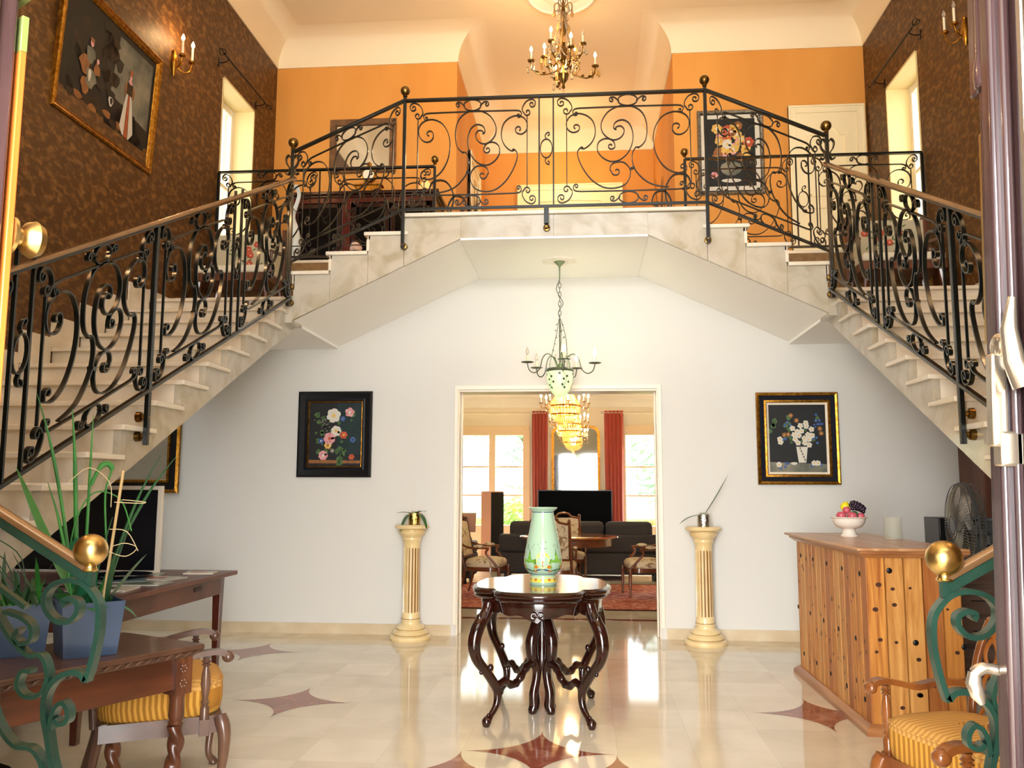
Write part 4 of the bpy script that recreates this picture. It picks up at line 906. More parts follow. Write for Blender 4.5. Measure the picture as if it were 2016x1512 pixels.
m = MB(); m.lathe([(.05, 0), (.055, .03), (.03, .07), (.028, .1)], 14); m.ell((0, 0, .17), (.055, .06, .075), 16, 12); m.ell((0, -.055, .16), (.012, .014, .016), 8, 6); m.ell((-.054, 0, .165), (.01, .014, .018), 8, 6); m.ell((.054, 0, .165), (.01, .014, .018), 8, 6); m.build('head', mat('pale_skin_ceramic', '#d8b39a', .4), t)
m = MB(); m.lathe([(.052, .112), (.059, .115), (.06, .13), (.056, .135)], 16, caps=False); m.build('band', M_black, t)
m = MB(); m.ell((0, .012, .205), (.057, .06, .05), 14, 8); m.build('hair', mat('hair_dark', '#1b120d', .6), t); t.scale = (1.05, 1.05, 1.05)
# tapestry benches on the quarter landings
def bench(x, w, label, s):
    t = thing('tapestry_bench', label, 'bench', (x, 8.08, ZQ)); L_ = w/2
    M_up = mat('tapestry_cream', '#b9b194', .9); Mw = M_walnut
    m = MB(); m.box(-L_, L_, -.26, .22, .30, .38); m.build('seat_rail', Mw, t, bevel=.006)
    m = MB(); m.box(-L_+.01, L_-.01, -.27, .21, .38, .455); m.build('seat', mat('pale_upholstery', '#d8d2be', .9), t, bevel=.02)
    m = MB(); m.box(-L_+.02, L_-.02, .17, .24, .44, .88); m.mi = 1
    for i in range(40):
        u, v = rg.gauss(0, w*.17), .68+rg.gauss(0, .07); a = rg.uniform(0, PI)
        m.quad(*[(u+dx*math.cos(a)-dz*math.sin(a), .168, v+dx*math.sin(a)+dz*math.cos(a)) for dx, dz in ((-.03, 0), (0, -.007), (.03, 0), (0, .007))])
    for i in range(5): flower(m, 2, 3, rg.gauss(0, .09), .7+rg.gauss(0, .05), .035, .166-.001*i, 6, rg.random())
    m.build('backrest', [M_up, P_grn, P_red, P_pink], t, flat=True)
    for q in (-L_-.01, L_-.03): m = MB(); m.box(q, q+.04, .16, .25, .3, .92); m.build('back_post', Mw, t, bevel=.006)
    for q in (-1, 1):
        for yq in (-.22, .19):
            m = MB(); m.tube([(q*(L_-.05), yq, .3), (q*(L_-.03), yq, .16), (q*(L_-.05), yq, 0)], [.026, .02, .014], 8); m.build('leg', Mw, t)
        m = MB(); m.tube(cr([(q*(L_), .18, .66), (q*L_, 0, .63), (q*L_, -.2, .60)], 4), .018, 8); m.tube([(q*L_, -.19, .6), (q*L_, -.19, .4)], .014, 8); m.build('arm', Mw, t)
bench(-3.12, .74, 'cream tapestry bench with red flower on the left turn of the stairs', -1)
bench(3.12, .74, 'cream tapestry bench with pink flowers on the right turn of the stairs', 1)
# bundle of dried twigs in the corridor
for x, lab in ((1.22, 'tall dried twigs in a floor vase by the right corridor wall'), (-1.17, 'tall dried twigs in a floor vase by the left corridor wall')):
    t = thing('twig_vase', lab, 'vase', (x, 10.7, ZL)); m = MB(); m.lathe([(.05, 0), (.075, .1), (.08, .25), (.05, .4), (.035, .48), (.045, .5)], 20); m.build('vase', mat('dark_pot', '#3a2a20', .3), t)
    m = MB()
    for i in range(14):
        a = rg.uniform(0, 2*PI); r = rg.uniform(.02, .09); hh = rg.uniform(1.15, 1.65); m.tube(cr([(0, 0, .45), (.3*r*math.cos(a), .3*r*math.sin(a), .8), (r*math.cos(a), r*math.sin(a), hh)], 3), [.005]*6+[.002], 5)
    m.build('twigs', mat('dry_twig', '#5a4226', .8), t)
# ------------------------------------------------------------------ hall furniture
def smooth_path(P, k=4): return cr(P, k)
# carved centre table, oval turtle top
t = thing('center_table', 'dark carved table with scalloped top and cabriole legs standing in the middle of the hall', 'table', (-.03, 5.68, 0))
A_, B_ = .44, .60
def outl(sc=1.0, n=96, off=0):
    P = []
    for i in range(n):
        a = 2*PI*i/n; c, s_ = math.cos(a), math.sin(a)
        r = 1/math.sqrt((c/A_)**2+(s_/B_)**2)
        q = abs(math.atan2(abs(s_)/B_, abs(c)/A_)-PI/4)      # distance from the four corners
        k = 1+.035*math.cos(4*a)*0+(-.10*math.exp(-(q/.11)**2))+.03*math.exp(-((q-.30)/.12)**2)
        P.append(((r*k*sc+off)*c, (r*k*sc+off)*s_))
    return P
def stack(m, rings):
    n = len(rings[0][0]); vs = [(x, y, z) for P, z in rings for x, y in P]
    fs = [(j*n+i, j*n+(i+1) % n, (j+1)*n+(i+1) % n, (j+1)*n+i) for j in range(len(rings)-1) for i in range(n)]
    fs += [tuple(range(n))[::-1], tuple((len(rings)-1)*n+i for i in range(n))]; m.add(vs, fs)
m = MB(); stack(m, [(outl(off=-.035), .735), (outl(off=-.012), .742), (outl(off=-.004), .752), (outl(off=-.012), .762), (outl(off=.0), .768), (outl(off=.004), .78), (outl(off=-.002), .79), (outl(off=-.02), .795), (outl(off=-.024), .80), (outl(off=-.04), .80)]); m.build('tabletop', M_darkwood, t, ang=50)
m = MB(); n = 192; top = outl(n=n, off=-.055); vs = []
for j, (P, z) in enumerate(((top, .737), (outl(n=n, off=-.05), .72), (outl(n=n, off=-.055), .70))): vs += [(x, y, z) for x, y in P]
low = []
for i, (x, y) in enumerate(outl(n=n, off=-.058)):
    a = 2*PI*i/n; low.append((x, y, .632+.034*abs(math.sin(4*a))**.6-.008*math.exp(-((((a+PI/8) % (PI/2))-PI/8)/.14)**2)+.006*math.sin(24*a)))
vs += low; vs += [(x*.93, y*.95, z) for x, y, z in low]+[(x*.93, y*.95, .735) for x, y in top]
m.add(vs, [(j*n+i, j*n+(i+1) % n, (j+1)*n+(i+1) % n, (j+1)*n+i) for j in range(5) for i in range(n)]); m.build('apron', M_darkwood, t, ang=60)
def cab_leg(m, dx, dy, r_top, pts, rad):
    P = [(dx*q, dy*q, z) for q, z in pts]; P2 = cr(P, 5); n = len(P2); R = []
    for i in range(n):
        f = i/(n-1)*(len(rad)-1); j = min(int(f), len(rad)-2); R.append(rad[j]+(rad[j+1]-rad[j])*(f-j))
    m.tube(P2, R, 12)
for sx in (-1, 1):
    for sy in (-1, 1):
        m = MB(); dx, dy = sx*.31, sy*.385
        cab_leg(m, dx, dy, 0, [(.98, .72), (1.02, .66), (1.16, .58), (1.22, .49), (1.17, .40), (1.0, .31), (.88, .24), (.82, .18), (.84, .11), (.93, .06), (1.0, .03), (1.0, .0)], [.032, .036, .041, .039, .032, .028, .029, .025, .021, .018, .03, .018])
        # carved leaf and volutes at the knee and ankle
        for q, z, r in ((1.13, .635, .022), (.94, .335, .019), (1.1, .32, .012), (.78, .2, .014), (.97, .06, .012)): m.ell((dx*q, dy*q, z), (r, r, r*1.25), 10, 8)
        m.build('leg', M_darkwood, t)
        m = MB(); P = cr([(dx*.84, dy*.84, .215), (dx*.7, dy*.7, .24), (dx*.55, dy*.55, .205), (dx*.42, dy*.42, .235), (dx*.28, dy*.28, .30), (dx*.14, dy*.14, .31)], 5); m.tube(P, [.02+.007*math.sin(i*.9)**2 for i in range(len(P))], 10); m.ell((dx*.42, dy*.42, .235), (.026, .026, .022), 10, 8); m.build('stretcher', M_darkwood, t)
        m = MB(); ex, ey = sx*.06, sy*.06
        cab_leg(m, ex, ey, 0, [(.55, .70), (.5, .60), (.75, .52), (1.05, .44), (.95, .34), (.55, .27), (.6, .2), (.85, .12), (.8, .05), (.95, .02), (.95, 0)], [.026, .028, .036, .042, .038, .03, .027, .03, .034, .03, .022])
        m.build('pedestal_strut', M_darkwood, t)
m = MB(); m.lathe([(0, .25), (.045, .26), (.055, .29), (.04, .33), (.03, .38), (.035, .5), (.03, .6), (.05, .68), (.05, .73), (0, .73)], 16); m.build('pedestal_core', M_darkwood, t)
for sy in (-1, 1):
    m = MB()
    for sx in (-1, 1): m.tube([(sx*.005, sy*(B_-.048), .66)]+[(sx*(.02+.016*math.cos(a)), sy*(B_-.046), .668+.016*math.sin(a)) for a in (3.1, 2, 1, 0, -1, -2, -2.8)]+[(sx*.03, sy*(B_-.048), .64)], .005, 6)
    m.build('carved_bow', M_darkwood, t)
# tall painted vase
t = thing('painted_vase', 'tall pale green vase painted with lemons and leaves on the center table', 'vase', (-.02, 5.62, .80))
VP = [(.0, .0), (.074, .0), (.078, .012), (.074, .045), (.07, .055), (.072, .06), (.088, .075), (.102, .1), (.108, .13), (.108, .165), (.102, .21), (.09, .28), (.078, .34), (.068, .40), (.062, .44), (.06, .455), (.064, .462), (.078, .472), (.083, .48), (.081, .484), (.07, .48), (.055, .45), (.06, .38)]
VP = [(r*1.12, z) for r, z in VP]
def vr(z):
    for (r0, z0), (r1, z1) in zip(VP[2:18], VP[3:19]):
        if z0 <= z <= z1: return r0+(r1-r0)*(z-z0)/max(1e-6, z1-z0)
    return .08
vm = [mat('celadon_glaze', '#9db89e', .07, coat=.5), mat('vase_cobalt', '#151c5c', .1), mat('vase_green', '#5f9430', .12, col2='#7fae48', scale=40), mat('vase_darkgreen', '#1f4a2a', .15), mat('vase_yellow', '#c9b232', .12, col2='#d6c860', scale=30), mat('vase_ochre', '#b06f2a', .15)]
m = MB(); m.lathe(VP, 56, caps=False)
def V(a, z, off): r = vr(z)+off; return (r*math.cos(a), r*math.sin(a), z)
def patch(mi, a0, z0, pts, off=.0012, sc=1.0):
    m.mi = mi; P = [V(a0+x*sc/.1, z0+y*sc, off) for x, y in pts]; c = V(a0, z0, off+.0006); m.add([c]+P, [(0, i+1, (i+1) % len(P)+1) for i in range(len(P))])
def band(mi, z0, z1, off=.001, wav=0, n=56):
    m.mi = mi; m.add([V(2*PI*i/n, z0, off) for i in range(n)]+[V(2*PI*i/n, z1+wav*abs(math.sin(3*PI*i/n*2)), off) for i in range(n)], [(i, (i+1) % n, n+(i+1) % n, n+i) for i in range(n)])
band(1, .452, .456); band(3, .006, .010); band(1, .066, .09, .0012, wav=.012); band(4, .016, .05)
for i in range(12): patch(5, 2*PI*i/12, .033, [(.013*math.cos(q*PI/4), .009*math.sin(q*PI/4)) for q in range(8)], .002)
leaf = [(-.03, -.045), (-.036, -.01), (-.03, .012), (-.012, .004), (0, .058), (.014, .006), (.034, .012), (.036, -.015), (.028, -.048), (0, -.06)]
lem = [(0, -.055), (.022, -.04), (.036, -.01), (.032, .02), (.012, .042), (0, .065), (-.012, .042), (-.032, .02), (-.036, -.01), (-.022, -.04)]
for k in range(4):
    a = -PI/2+.03+k*PI/2; patch(4, a, .16, lem, .0012, 1.05); patch(5, a, .16, [(x*.12, y*1.2) for x, y in lem], .002, .8)
    b = a+PI/4; patch(3, b, .15, leaf, .0012, 1.22); patch(2, b, .15, leaf, .0022, 1.1)
    for q in (-1, 1): patch(5, a+q*.35, .115, [(.012*math.cos(w*PI/4), .012*math.sin(w*PI/4)) for w in range(8)], .0012); patch(5, a+q*.42, .088, [(.009*math.cos(w*PI/4), .009*math.sin(w*PI/4)) for w in range(8)], .002)
    for q in range(9):
        aa, zz = a+rg.uniform(-.3, .3), .225+rg.uniform(0, .045); th_ = rg.uniform(.6, 2.4); dx_, dz_ = .008*math.cos(th_), .008*math.sin(th_)
        patch(3, aa, zz, [(-dx_, -dz_), (.0015, -.0012), (dx_, dz_), (-.0015, .0012)], .0012)
        patch(3, b+rg.uniform(-.3, .3), .225+rg.uniform(-.01, .03), [(-dx_, -dz_), (.0015, -.0012), (dx_, dz_), (-.0015, .0012)], .0012)
m.build('vase_body', vm, t, ang=60)
# fluted columns
M_colm = mat('cream_column', '#ecd6a4', .3, col2='#dfc48c', scale=6, coat=.3); M_groove = mat('antique_groove', '#8a6238', .5)
def column(x, y, label):
    t = thing('pedestal_column', label, 'pedestal', (x, y, 0), group=None)
    m = MB(); m.lathe([(.19, 0), (.196, .015), (.19, .035), (.165, .05)], 40); m.lathe([(.165, .05), (.168, .065), (.155, .085), (.13, .095)], 40, caps=False); m.lathe([(.13, .095), (.134, .11), (.12, .13), (.09, .145), (.085, .16), (.092, .18), (.085, .19)], 40, caps=False)
    m.mi = 1; m.lathe([(.1665, .048), (.1665, .053)], 40, caps=False); m.lathe([(.1315, .093), (.1315, .098)], 40, caps=False); m.lathe([(.0885, .188), (.0885, .193)], 40, caps=False); m.build('base', [M_colm, M_groove], t)
    m = MB(); n = 160; rings = []
    for z, fl, r in ((.19, 0, .085), (.22, 0, .082), (.24, 0, .081), (.25, 1, .081), (.55, 1, .079), (.84, 1, .077), (.85, 0, .077), (.87, 0, .077), (.905, 0, .082), (.915, 0, .088)):
        rings.append([((r-.009*fl*(1 if (i*16/n) % 1 > .55 else 0))*math.cos(2*PI*i/n), (r-.009*fl*(1 if (i*16/n) % 1 > .55 else 0))*math.sin(2*PI*i/n), z) for i in range(n)])
    vs = [p for rr in rings for p in rr]; m.add(vs, [(j*n+i, j*n+(i+1) % n, (j+1)*n+(i+1) % n, (j+1)*n+i) for j in range(len(rings)-1) for i in range(n)])
    m.m = [1 if 3 <= f // n <= 4 and ((f % n)*16/n) % 1 > .5 else 0 for f in range(len(m.f))]
    m.build('shaft', [M_colm, M_groove], t, ang=25)
    m = MB(); m.lathe([(.088, .915), (.092, .925), (.088, .94), (.1, .955), (.125, .98), (.13, 1.0), (.12, 1.005), (.12, 1.01), (.165, 1.03), (.168, 1.045), (.15, 1.06), (.0, 1.06)], 40); m.build('capital', M_colm, t)
column(-1.395, 8.22, 'cream fluted column pedestal left of the doorway'); column(1.335, 8.22, 'cream fluted column pedestal right of the doorway')
def leafp(m, base, d, L_, w, droop, n=8, fold=.15, up=.0):
    """strap leaf from base in horizontal direction d, rising then drooping"""
    d = Vector(d).normalized(); sd = d.cross(Vector((0, 0, 1))).normalized(); vs = []
    for i in range(n+1):
        f = i/n; c = Vector(base)+d*(L_*f*(1-.25*f*droop))+Vector((0, 0, up*L_*f-droop*L_*f*f)); ww = w*math.sin(PI*min(1, f*.93+.07))**.7
        vs += [c-sd*ww+Vector((0, 0, fold*ww)), c, c+sd*ww+Vector((0, 0, fold*ww))]
    m.add(vs, [(i*3+j, i*3+j+1, (i+1)*3+j+1, (i+1)*3+j) for i in range(n) for j in range(2)])
M_orch = mat('orchid_leaf', '#1d4a20', .35, col2='#3a6b2a', scale=6); M_ham = mat('hammered_gold', '#c2a25c', .25, metal=1, bump=.6, bscale=60); M_hams = mat('hammered_silver', '#c9c4b8', .2, metal=1, bump=.6, bscale=60)
for x, mt_, lab, L in ((-1.37, M_ham, 'orchid with drooping leaves in a gold pot on the left column', ((-1, -.3, .19, .035, .25, .3), (-.75, -.6, .2, .04, 1.0, .15), (.9, -.4, .2, .036, 1.05, .3), (.5, -.3, .17, .03, .3, .45), (.3, .8, .15, .03, .4, .2))),
                       (1.34, M_hams, 'leaning orchid in a silver pot on the right column', ((-1, -.15, .26, .035, .42, .1), (.35, -.1, .13, .03, -.6, 1.2), (.5, .1, .22, .018, -.5, 1.25)))):
    t = thing('potted_orchid', lab, 'potted plant', (x, 8.2, 1.06))
    m = MB(); m.lathe([(.0, 0), (.055, 0), (.06, .05), (.056, .11), (.05, .112), (.05, .09), (0, .09)], 28); m.build('pot', mt_, t)
    m = MB()
    for i in range(5): m.tube(cr([(.02*math.cos(i), .02*math.sin(i), .09), (.03*math.cos(i*1.3), .03*math.sin(i), .125), (.045*math.cos(i*2), .03*math.sin(i*2), .1)], 3), .003, 5)
    m.build('roots', mat('orchid_root', '#8f9a70', .7), t)
    for a, b, L_, w, dr, up in L:
        m = MB(); leafp(m, (0, 0, .1), (a, b, 0), L_, w, dr, up=up); m.build('leaf', M_orch, t)
# pine counter
t = thing('pine_counter', 'knotty pine plank counter with black studs on the right side', 'counter', (2.2, 6.3, 0))
M_pine = mat('pine', '#96531e', .42, col2='#cf9044', scale=2.2, stretch=(9, 9, .7), lo=.3, hi=.7, detail=3, dist=1.6); M_pine2 = mat('pine_dark', '#8a4c1e', .42, col2='#b4733a', scale=2.6, stretch=(9, 9, .6), lo=.3, hi=.7, dist=1.8)
M_pine3 = mat('pine_light', '#a5682a', .42, col2='#d6a05a', scale=2, stretch=(9, 9, .7), lo=.3, hi=.7, dist=1.4); M_knot = mat('pine_knot', '#4a2410', .5, col2='#2d150a', scale=30)
x0, x1, y0, y1, H = 1.895, 2.43, 5.34, 7.02, 1.02
def planks(n, a, b, place):
    for i in range(n):
        m = MB(); p, q = a+(b-a)*i/n+.0015, a+(b-a)*(i+1)/n-.0015; place(m, p, q)
        for k in range(rg.randint(2, 4)):
            u, z, r = rg.uniform(p+.02, q-.02), rg.uniform(.12, .95), rg.uniform(.005, .012); m.mi = 1
            if place is side: m.M = Matrix.Translation((x0-.0008, u, z)) @ Matrix.Rotation(PI/2, 4, 'Y')
            else: m.M = Matrix.Translation((u, y0-.0008, z)) @ Matrix.Rotation(PI/2, 4, 'X')
            m.lathe([(r, 0), (0, .0005 if place is side else -.0)], 10, rf=lambda a_, z_: 1+.5*abs(math.cos(a_)), caps=False); m.M = Matrix()
        m.build('plank', [[M_pine, M_pine2, M_pine3, M_pine][rg.randint(0, 3)], M_knot], t, world=True, ang=30)
def side(m, p, q): m.prism([(x0, p+.003), (x0+.02, p), (x0+.02, q), (x0, q-.003)], .06, H, 'z')
def front(m, p, q): m.prism([(p, y0+.02), (p+.003, y0), (q-.003, y0), (q, y0+.02)], .06, H, 'z')
planks(15, y0, y1, side); planks(5, x0+.001, x1, front)
m = MB(); m.box(x1-.02, x1, y0+.02, y1, .0, H); m.box(x0+.02, x1, y1-.02, y1, .0, H); m.box(x0+.02, x1, y0+.021, y1, .0, .06); m.build('carcass', M_pine2, t, world=True, bevel=.002)
for nm, e, zz in (('top_moulding', ((.012, 1.005), (.03, 1.02), (.045, 1.03), (.045, 1.045)), 0), ('plinth', ((.045, .0), (.045, .03), (.03, .045), (.012, .06)), 0)):
    m = MB(); rings = []
    for d, z in e: rings.append([(x0-d, y0-d, z), (x1+d, y0-d, z), (x1+d, y1+d, z), (x0-d, y1+d, z)])
    vs = [p for r in rings for p in r]; n = len(rings); m.add(vs, [(j*4+i, j*4+(i+1) % 4, (j+1)*4+(i+1) % 4, (j+1)*4+i) for j in range(n-1) for i in range(4)]+[(3, 2, 1, 0), tuple((n-1)*4+i for i in range(4))])
    m.build(nm, mat('moulding_pine', '#8f5a34', .35, col2='#b07a4c', scale=3, stretch=(1, .3, 8), coat=.2), t, world=True, flat=True)
m = MB(); m.box(x0-.06, x1+.04, y0-.06, y1+.15, 1.045, 1.062); m.build('worktop', mat('pine_top', '#a9764c', .33, col2='#c2946a', scale=2.5, stretch=(7, .5, 1), coat=.2), t, world=True, bevel=.005)
def stud(x, y, z, ax):
    m = MB(); m.ell((x, y, z), (.006 if ax else .017, .017 if ax else .006, .017), 12, 8); m.build('stud', M_black, t, world=True)
for i in range(5):
    stud(x0, y0+.12+i*.36, .90, 1); stud(x0, y0+.25+i*.36, .5, 1); stud(x0, y0+.12+i*.36, .17, 1)
for x, z in ((2.03, .93), (2.33, .93), (2.16, .52), (2.43, .5)): stud(x, y0, z, 0)
# fruit bowl
M_por = mat('white_porcelain', '#eee8dc', .12, coat=.4)
BX, BY, BZ = 2.178, 6.6, 1.062
t = thing('fruit_bowl', 'white footed porcelain bowl of artificial fruit on the pine counter', 'bowl', (BX, BY, BZ))
m = MB(); m.lathe([(0, 0), (.06, 0), (.062, .008), (.05, .02), (.042, .05), (.045, .055), (.062, .06), (.088, .07), (.105, .09), (.114, .112), (.119, .13), (.131, .137), (.132, .142), (.124, .142), (.11, .12), (.09, .09), (.05, .075), (0, .072)], 40); m.build('bowl_body', M_por, t)
M_app = mat('apple_red', '#a9364a', .25, col2='#c8606c', scale=5, coat=.3)
for i, (dx_, dy_, dz_, r, lab) in enumerate(((-.06, -.03, .15, .037, 'leftmost pink red apple in the white bowl'), (.01, -.055, .148, .036, 'front middle pink red apple in the white bowl'), (-.012, .0, .19, .03, 'small pink red apple on top of the pile below the lemon'), (.075, -.03, .145, .031, 'rightmost pink red apple under the dark grapes'))):
    t = thing('apple', lab, 'apple', (BX+dx_, BY+dy_, BZ+dz_), group='apples in the white bowl')
    m = MB(); m.lathe([(0, -r*.8), (r*.35, -r*.92), (r*.8, -r*.6), (r, 0), (r*.88, r*.5), (r*.5, r*.82), (r*.18, r*.8), (0, r*.68)], 20, caps=False); m.build('flesh', M_app, t)
    m = MB(); m.tube([(0, 0, r*.66), (.004, 0, r*1.05)], .0018, 5); m.build('stem', M_walnut, t)
m = MB(); m.M = Matrix.Translation((BX-.01, BY+.045, BZ+.215)) @ Matrix.Rotation(.4, 4, 'Y'); m.lathe([(0, -.04), (.012, -.036), (.028, -.02), (.033, 0), (.03, .016), (.02, .03), (.008, .037), (0, .042)], 20, caps=False)
single(m, 'lemon', mat('lemon_yellow', '#e3d422', .3, bump=.3, bscale=90), 'yellow lemon at the back of the white fruit bowl', 'lemon', loc=(BX-.01, BY+.045, BZ+.165))
t = thing('grape_cluster', 'dark purple grape cluster hanging over the right side of the white bowl', 'grapes', (BX+.06, BY-.01, BZ+.205))
for i in range(46):
    u = i/46; b_ = i*2.4; rr_ = .036*(1-.3*u); m = MB(); m.ell((-.035+.085*u, rr_*math.cos(b_), .022-.035*u*u+rr_*.7*math.sin(b_)), .0145, 10, 7); m.build('grape', mat('grape_purple', '#241428', .25, coat=.3), t)
m = MB(); leafp(m, (-.045, -.03, -.02), (.6, -.8, 0), .055, .028, .9); m.build('leaf', mat('plastic_leaf', '#2f6a42', .5), t)
m = MB(); m.lathe([(0, 0), (.058, 0), (.062, .004), (.06, .14), (.068, .152), (.065, .152), (.056, .14), (.056, .006), (0, .006)], 32)
o = single(m, 'plastic_cup', mat('cloudy_plastic', '#c9cbb8', .3, alpha=.22), 'cloudy translucent plastic jar standing on the right of the pine counter', 'jar', loc=(0, 0, 0)); o.location = (2.352, 6.2, 1.062)
# standing fan
t = thing('standing_fan', 'grey standing fan with round wire cage behind the pine counter', 'fan', (3.03, 6.25, 0), rotz=0)
M_fan = mat('fan_plastic', '#3d4144', .35); M_wire = mat('fan_wire', '#9a9a92', .3, metal=.8); M_fb = mat('fan_blade', '#6a6a66', .3, trans=.4, alpha=.85)
m = MB(); m.lathe([(.2, 0), (.2, .015), (.17, .03), (.03, .045), (.022, .1), (.0, .1)], 32); m.build('base', M_fan, t)
m = MB(); m.tube([(0, 0, .04), (0, 0, 1.09)], .014, 12); m.build('pole', M_fan, t)
FM = Matrix.Translation((-.18, 0, 1.15)) @ Matrix.Rotation(math.radians(-96), 4, 'Z') @ Matrix.Rotation(PI/2, 4, 'X')   # cage axis along local z -> world, facing the hall
m = MB(); m.M = Matrix.Translation((-.0, 0, 1.15)) @ Matrix.Rotation(math.radians(-96), 4, 'Z') @ Matrix.Rotation(PI/2, 4, 'X'); m.lathe([(0, -.08), (.05, -.07), (.06, 0), (.055, .08), (0, .09)], 20); m.box(-.03, .03, -.12, -.03, -.03, .03); m.build('motor', M_fan, t)
m = MB(); m.M = FM
R = .30
for r, z, w in ((R, 0, .007), (R, .02, .005), (R*.97, .045, .003), (.08, .075, .004), (.08, -.075, .004), (R*.97, -.045, .003)): m.tube([(r*math.cos(a*PI/24), r*math.sin(a*PI/24), z) for a in range(48)], w, 6, closed=True)
m.lathe([(0, .08), (.05, .078), (.055, .07), (0, .07)], 20); m.build('cage_rim', M_fan, t)
for k in range(80):
    a = 2*PI*k/80; P = [(r*math.cos(a+tw), r*math.sin(a+tw), z) for r, z, tw in ((.055, .075, 0), (.16, .072, .08), (.25, .058, .12), (R, .01, .14), (.25, -.058, .12), (.08, -.075, 0))]
    m = MB(); m.M = FM; m.tube(P, .0016, 4); m.build('cage_wire', M_wire, t)
for k in range(5):
    a = 2*PI*k/5; m = MB(); m.M = FM @ Matrix.Rotation(a, 4, 'Z')
    m.grid(lambda u, v: ((.03+.2*v), (-.05+.13*u)*(.35+.75*math.sin(PI*min(1, v*.8+.15))), .03*(u-.5)), 6, 8); m.build('blade', M_fb, t)
# dark panelled closet under the right stair, beside the white wall
t = thing('panelled_closet', 'dark reddish wooden plank closet under the right staircase', 'closet', (3.9, 8.3, 0))
M_cl = mat('closet_wood', '#4f2a1c', .45, col2='#69402c', scale=2, stretch=(8, 8, .8)); m = MB(); m.box(-.17, .85, -.35, .13, 0, 2.72); m.build('carcass', M_cl, t, bevel=.003)
for i in range(9): m = MB(); m.box(-.17+i*.113+.002, -.17+(i+1)*.113-.002, -.37, -.351, .02, 2.7); m.build('plank', M_cl, t, bevel=.004)
m = MB(); m.ell((.02, -.39, 1.1), .018, 10, 8); m.build('knob', M_black, t)
t = thing('dark_cabinet', 'dark grey drawer cabinet with black box on top behind the fan', 'cabinet', (3.18, 7.2, 0))
m = MB(); m.box(-.3, .3, -.3, .3, 0, .92); m.build('carcass', mat('grey_brown_wood', '#5a4337', .5, col2='#6b5346', scale=3, stretch=(1, 1, 6)), t, bevel=.004)
for i in range(4):
    m = MB(); m.box(-.29, .29, -.318, -.301, .04+i*.22, .23+i*.22); d = m.build('drawer', mat('grey_brown_wood', '#5a4337'), t, bevel=.004)
    m = MB(); m.tube([(-.05, -.318, .14+i*.22), (-.05, -.335, .14+i*.22), (.05, -.335, .14+i*.22), (.05, -.318, .14+i*.22)], .004, 6); m.build('handle', M_black, d)
m = MB(); m.box(-.2, .2, -.15, .15, 0, .27); single(m, 'black_box', M_black, 'black box shaped device on the grey cabinet behind the fan', 'box', bevel=.008).location = (3.15, 7.1, .921)

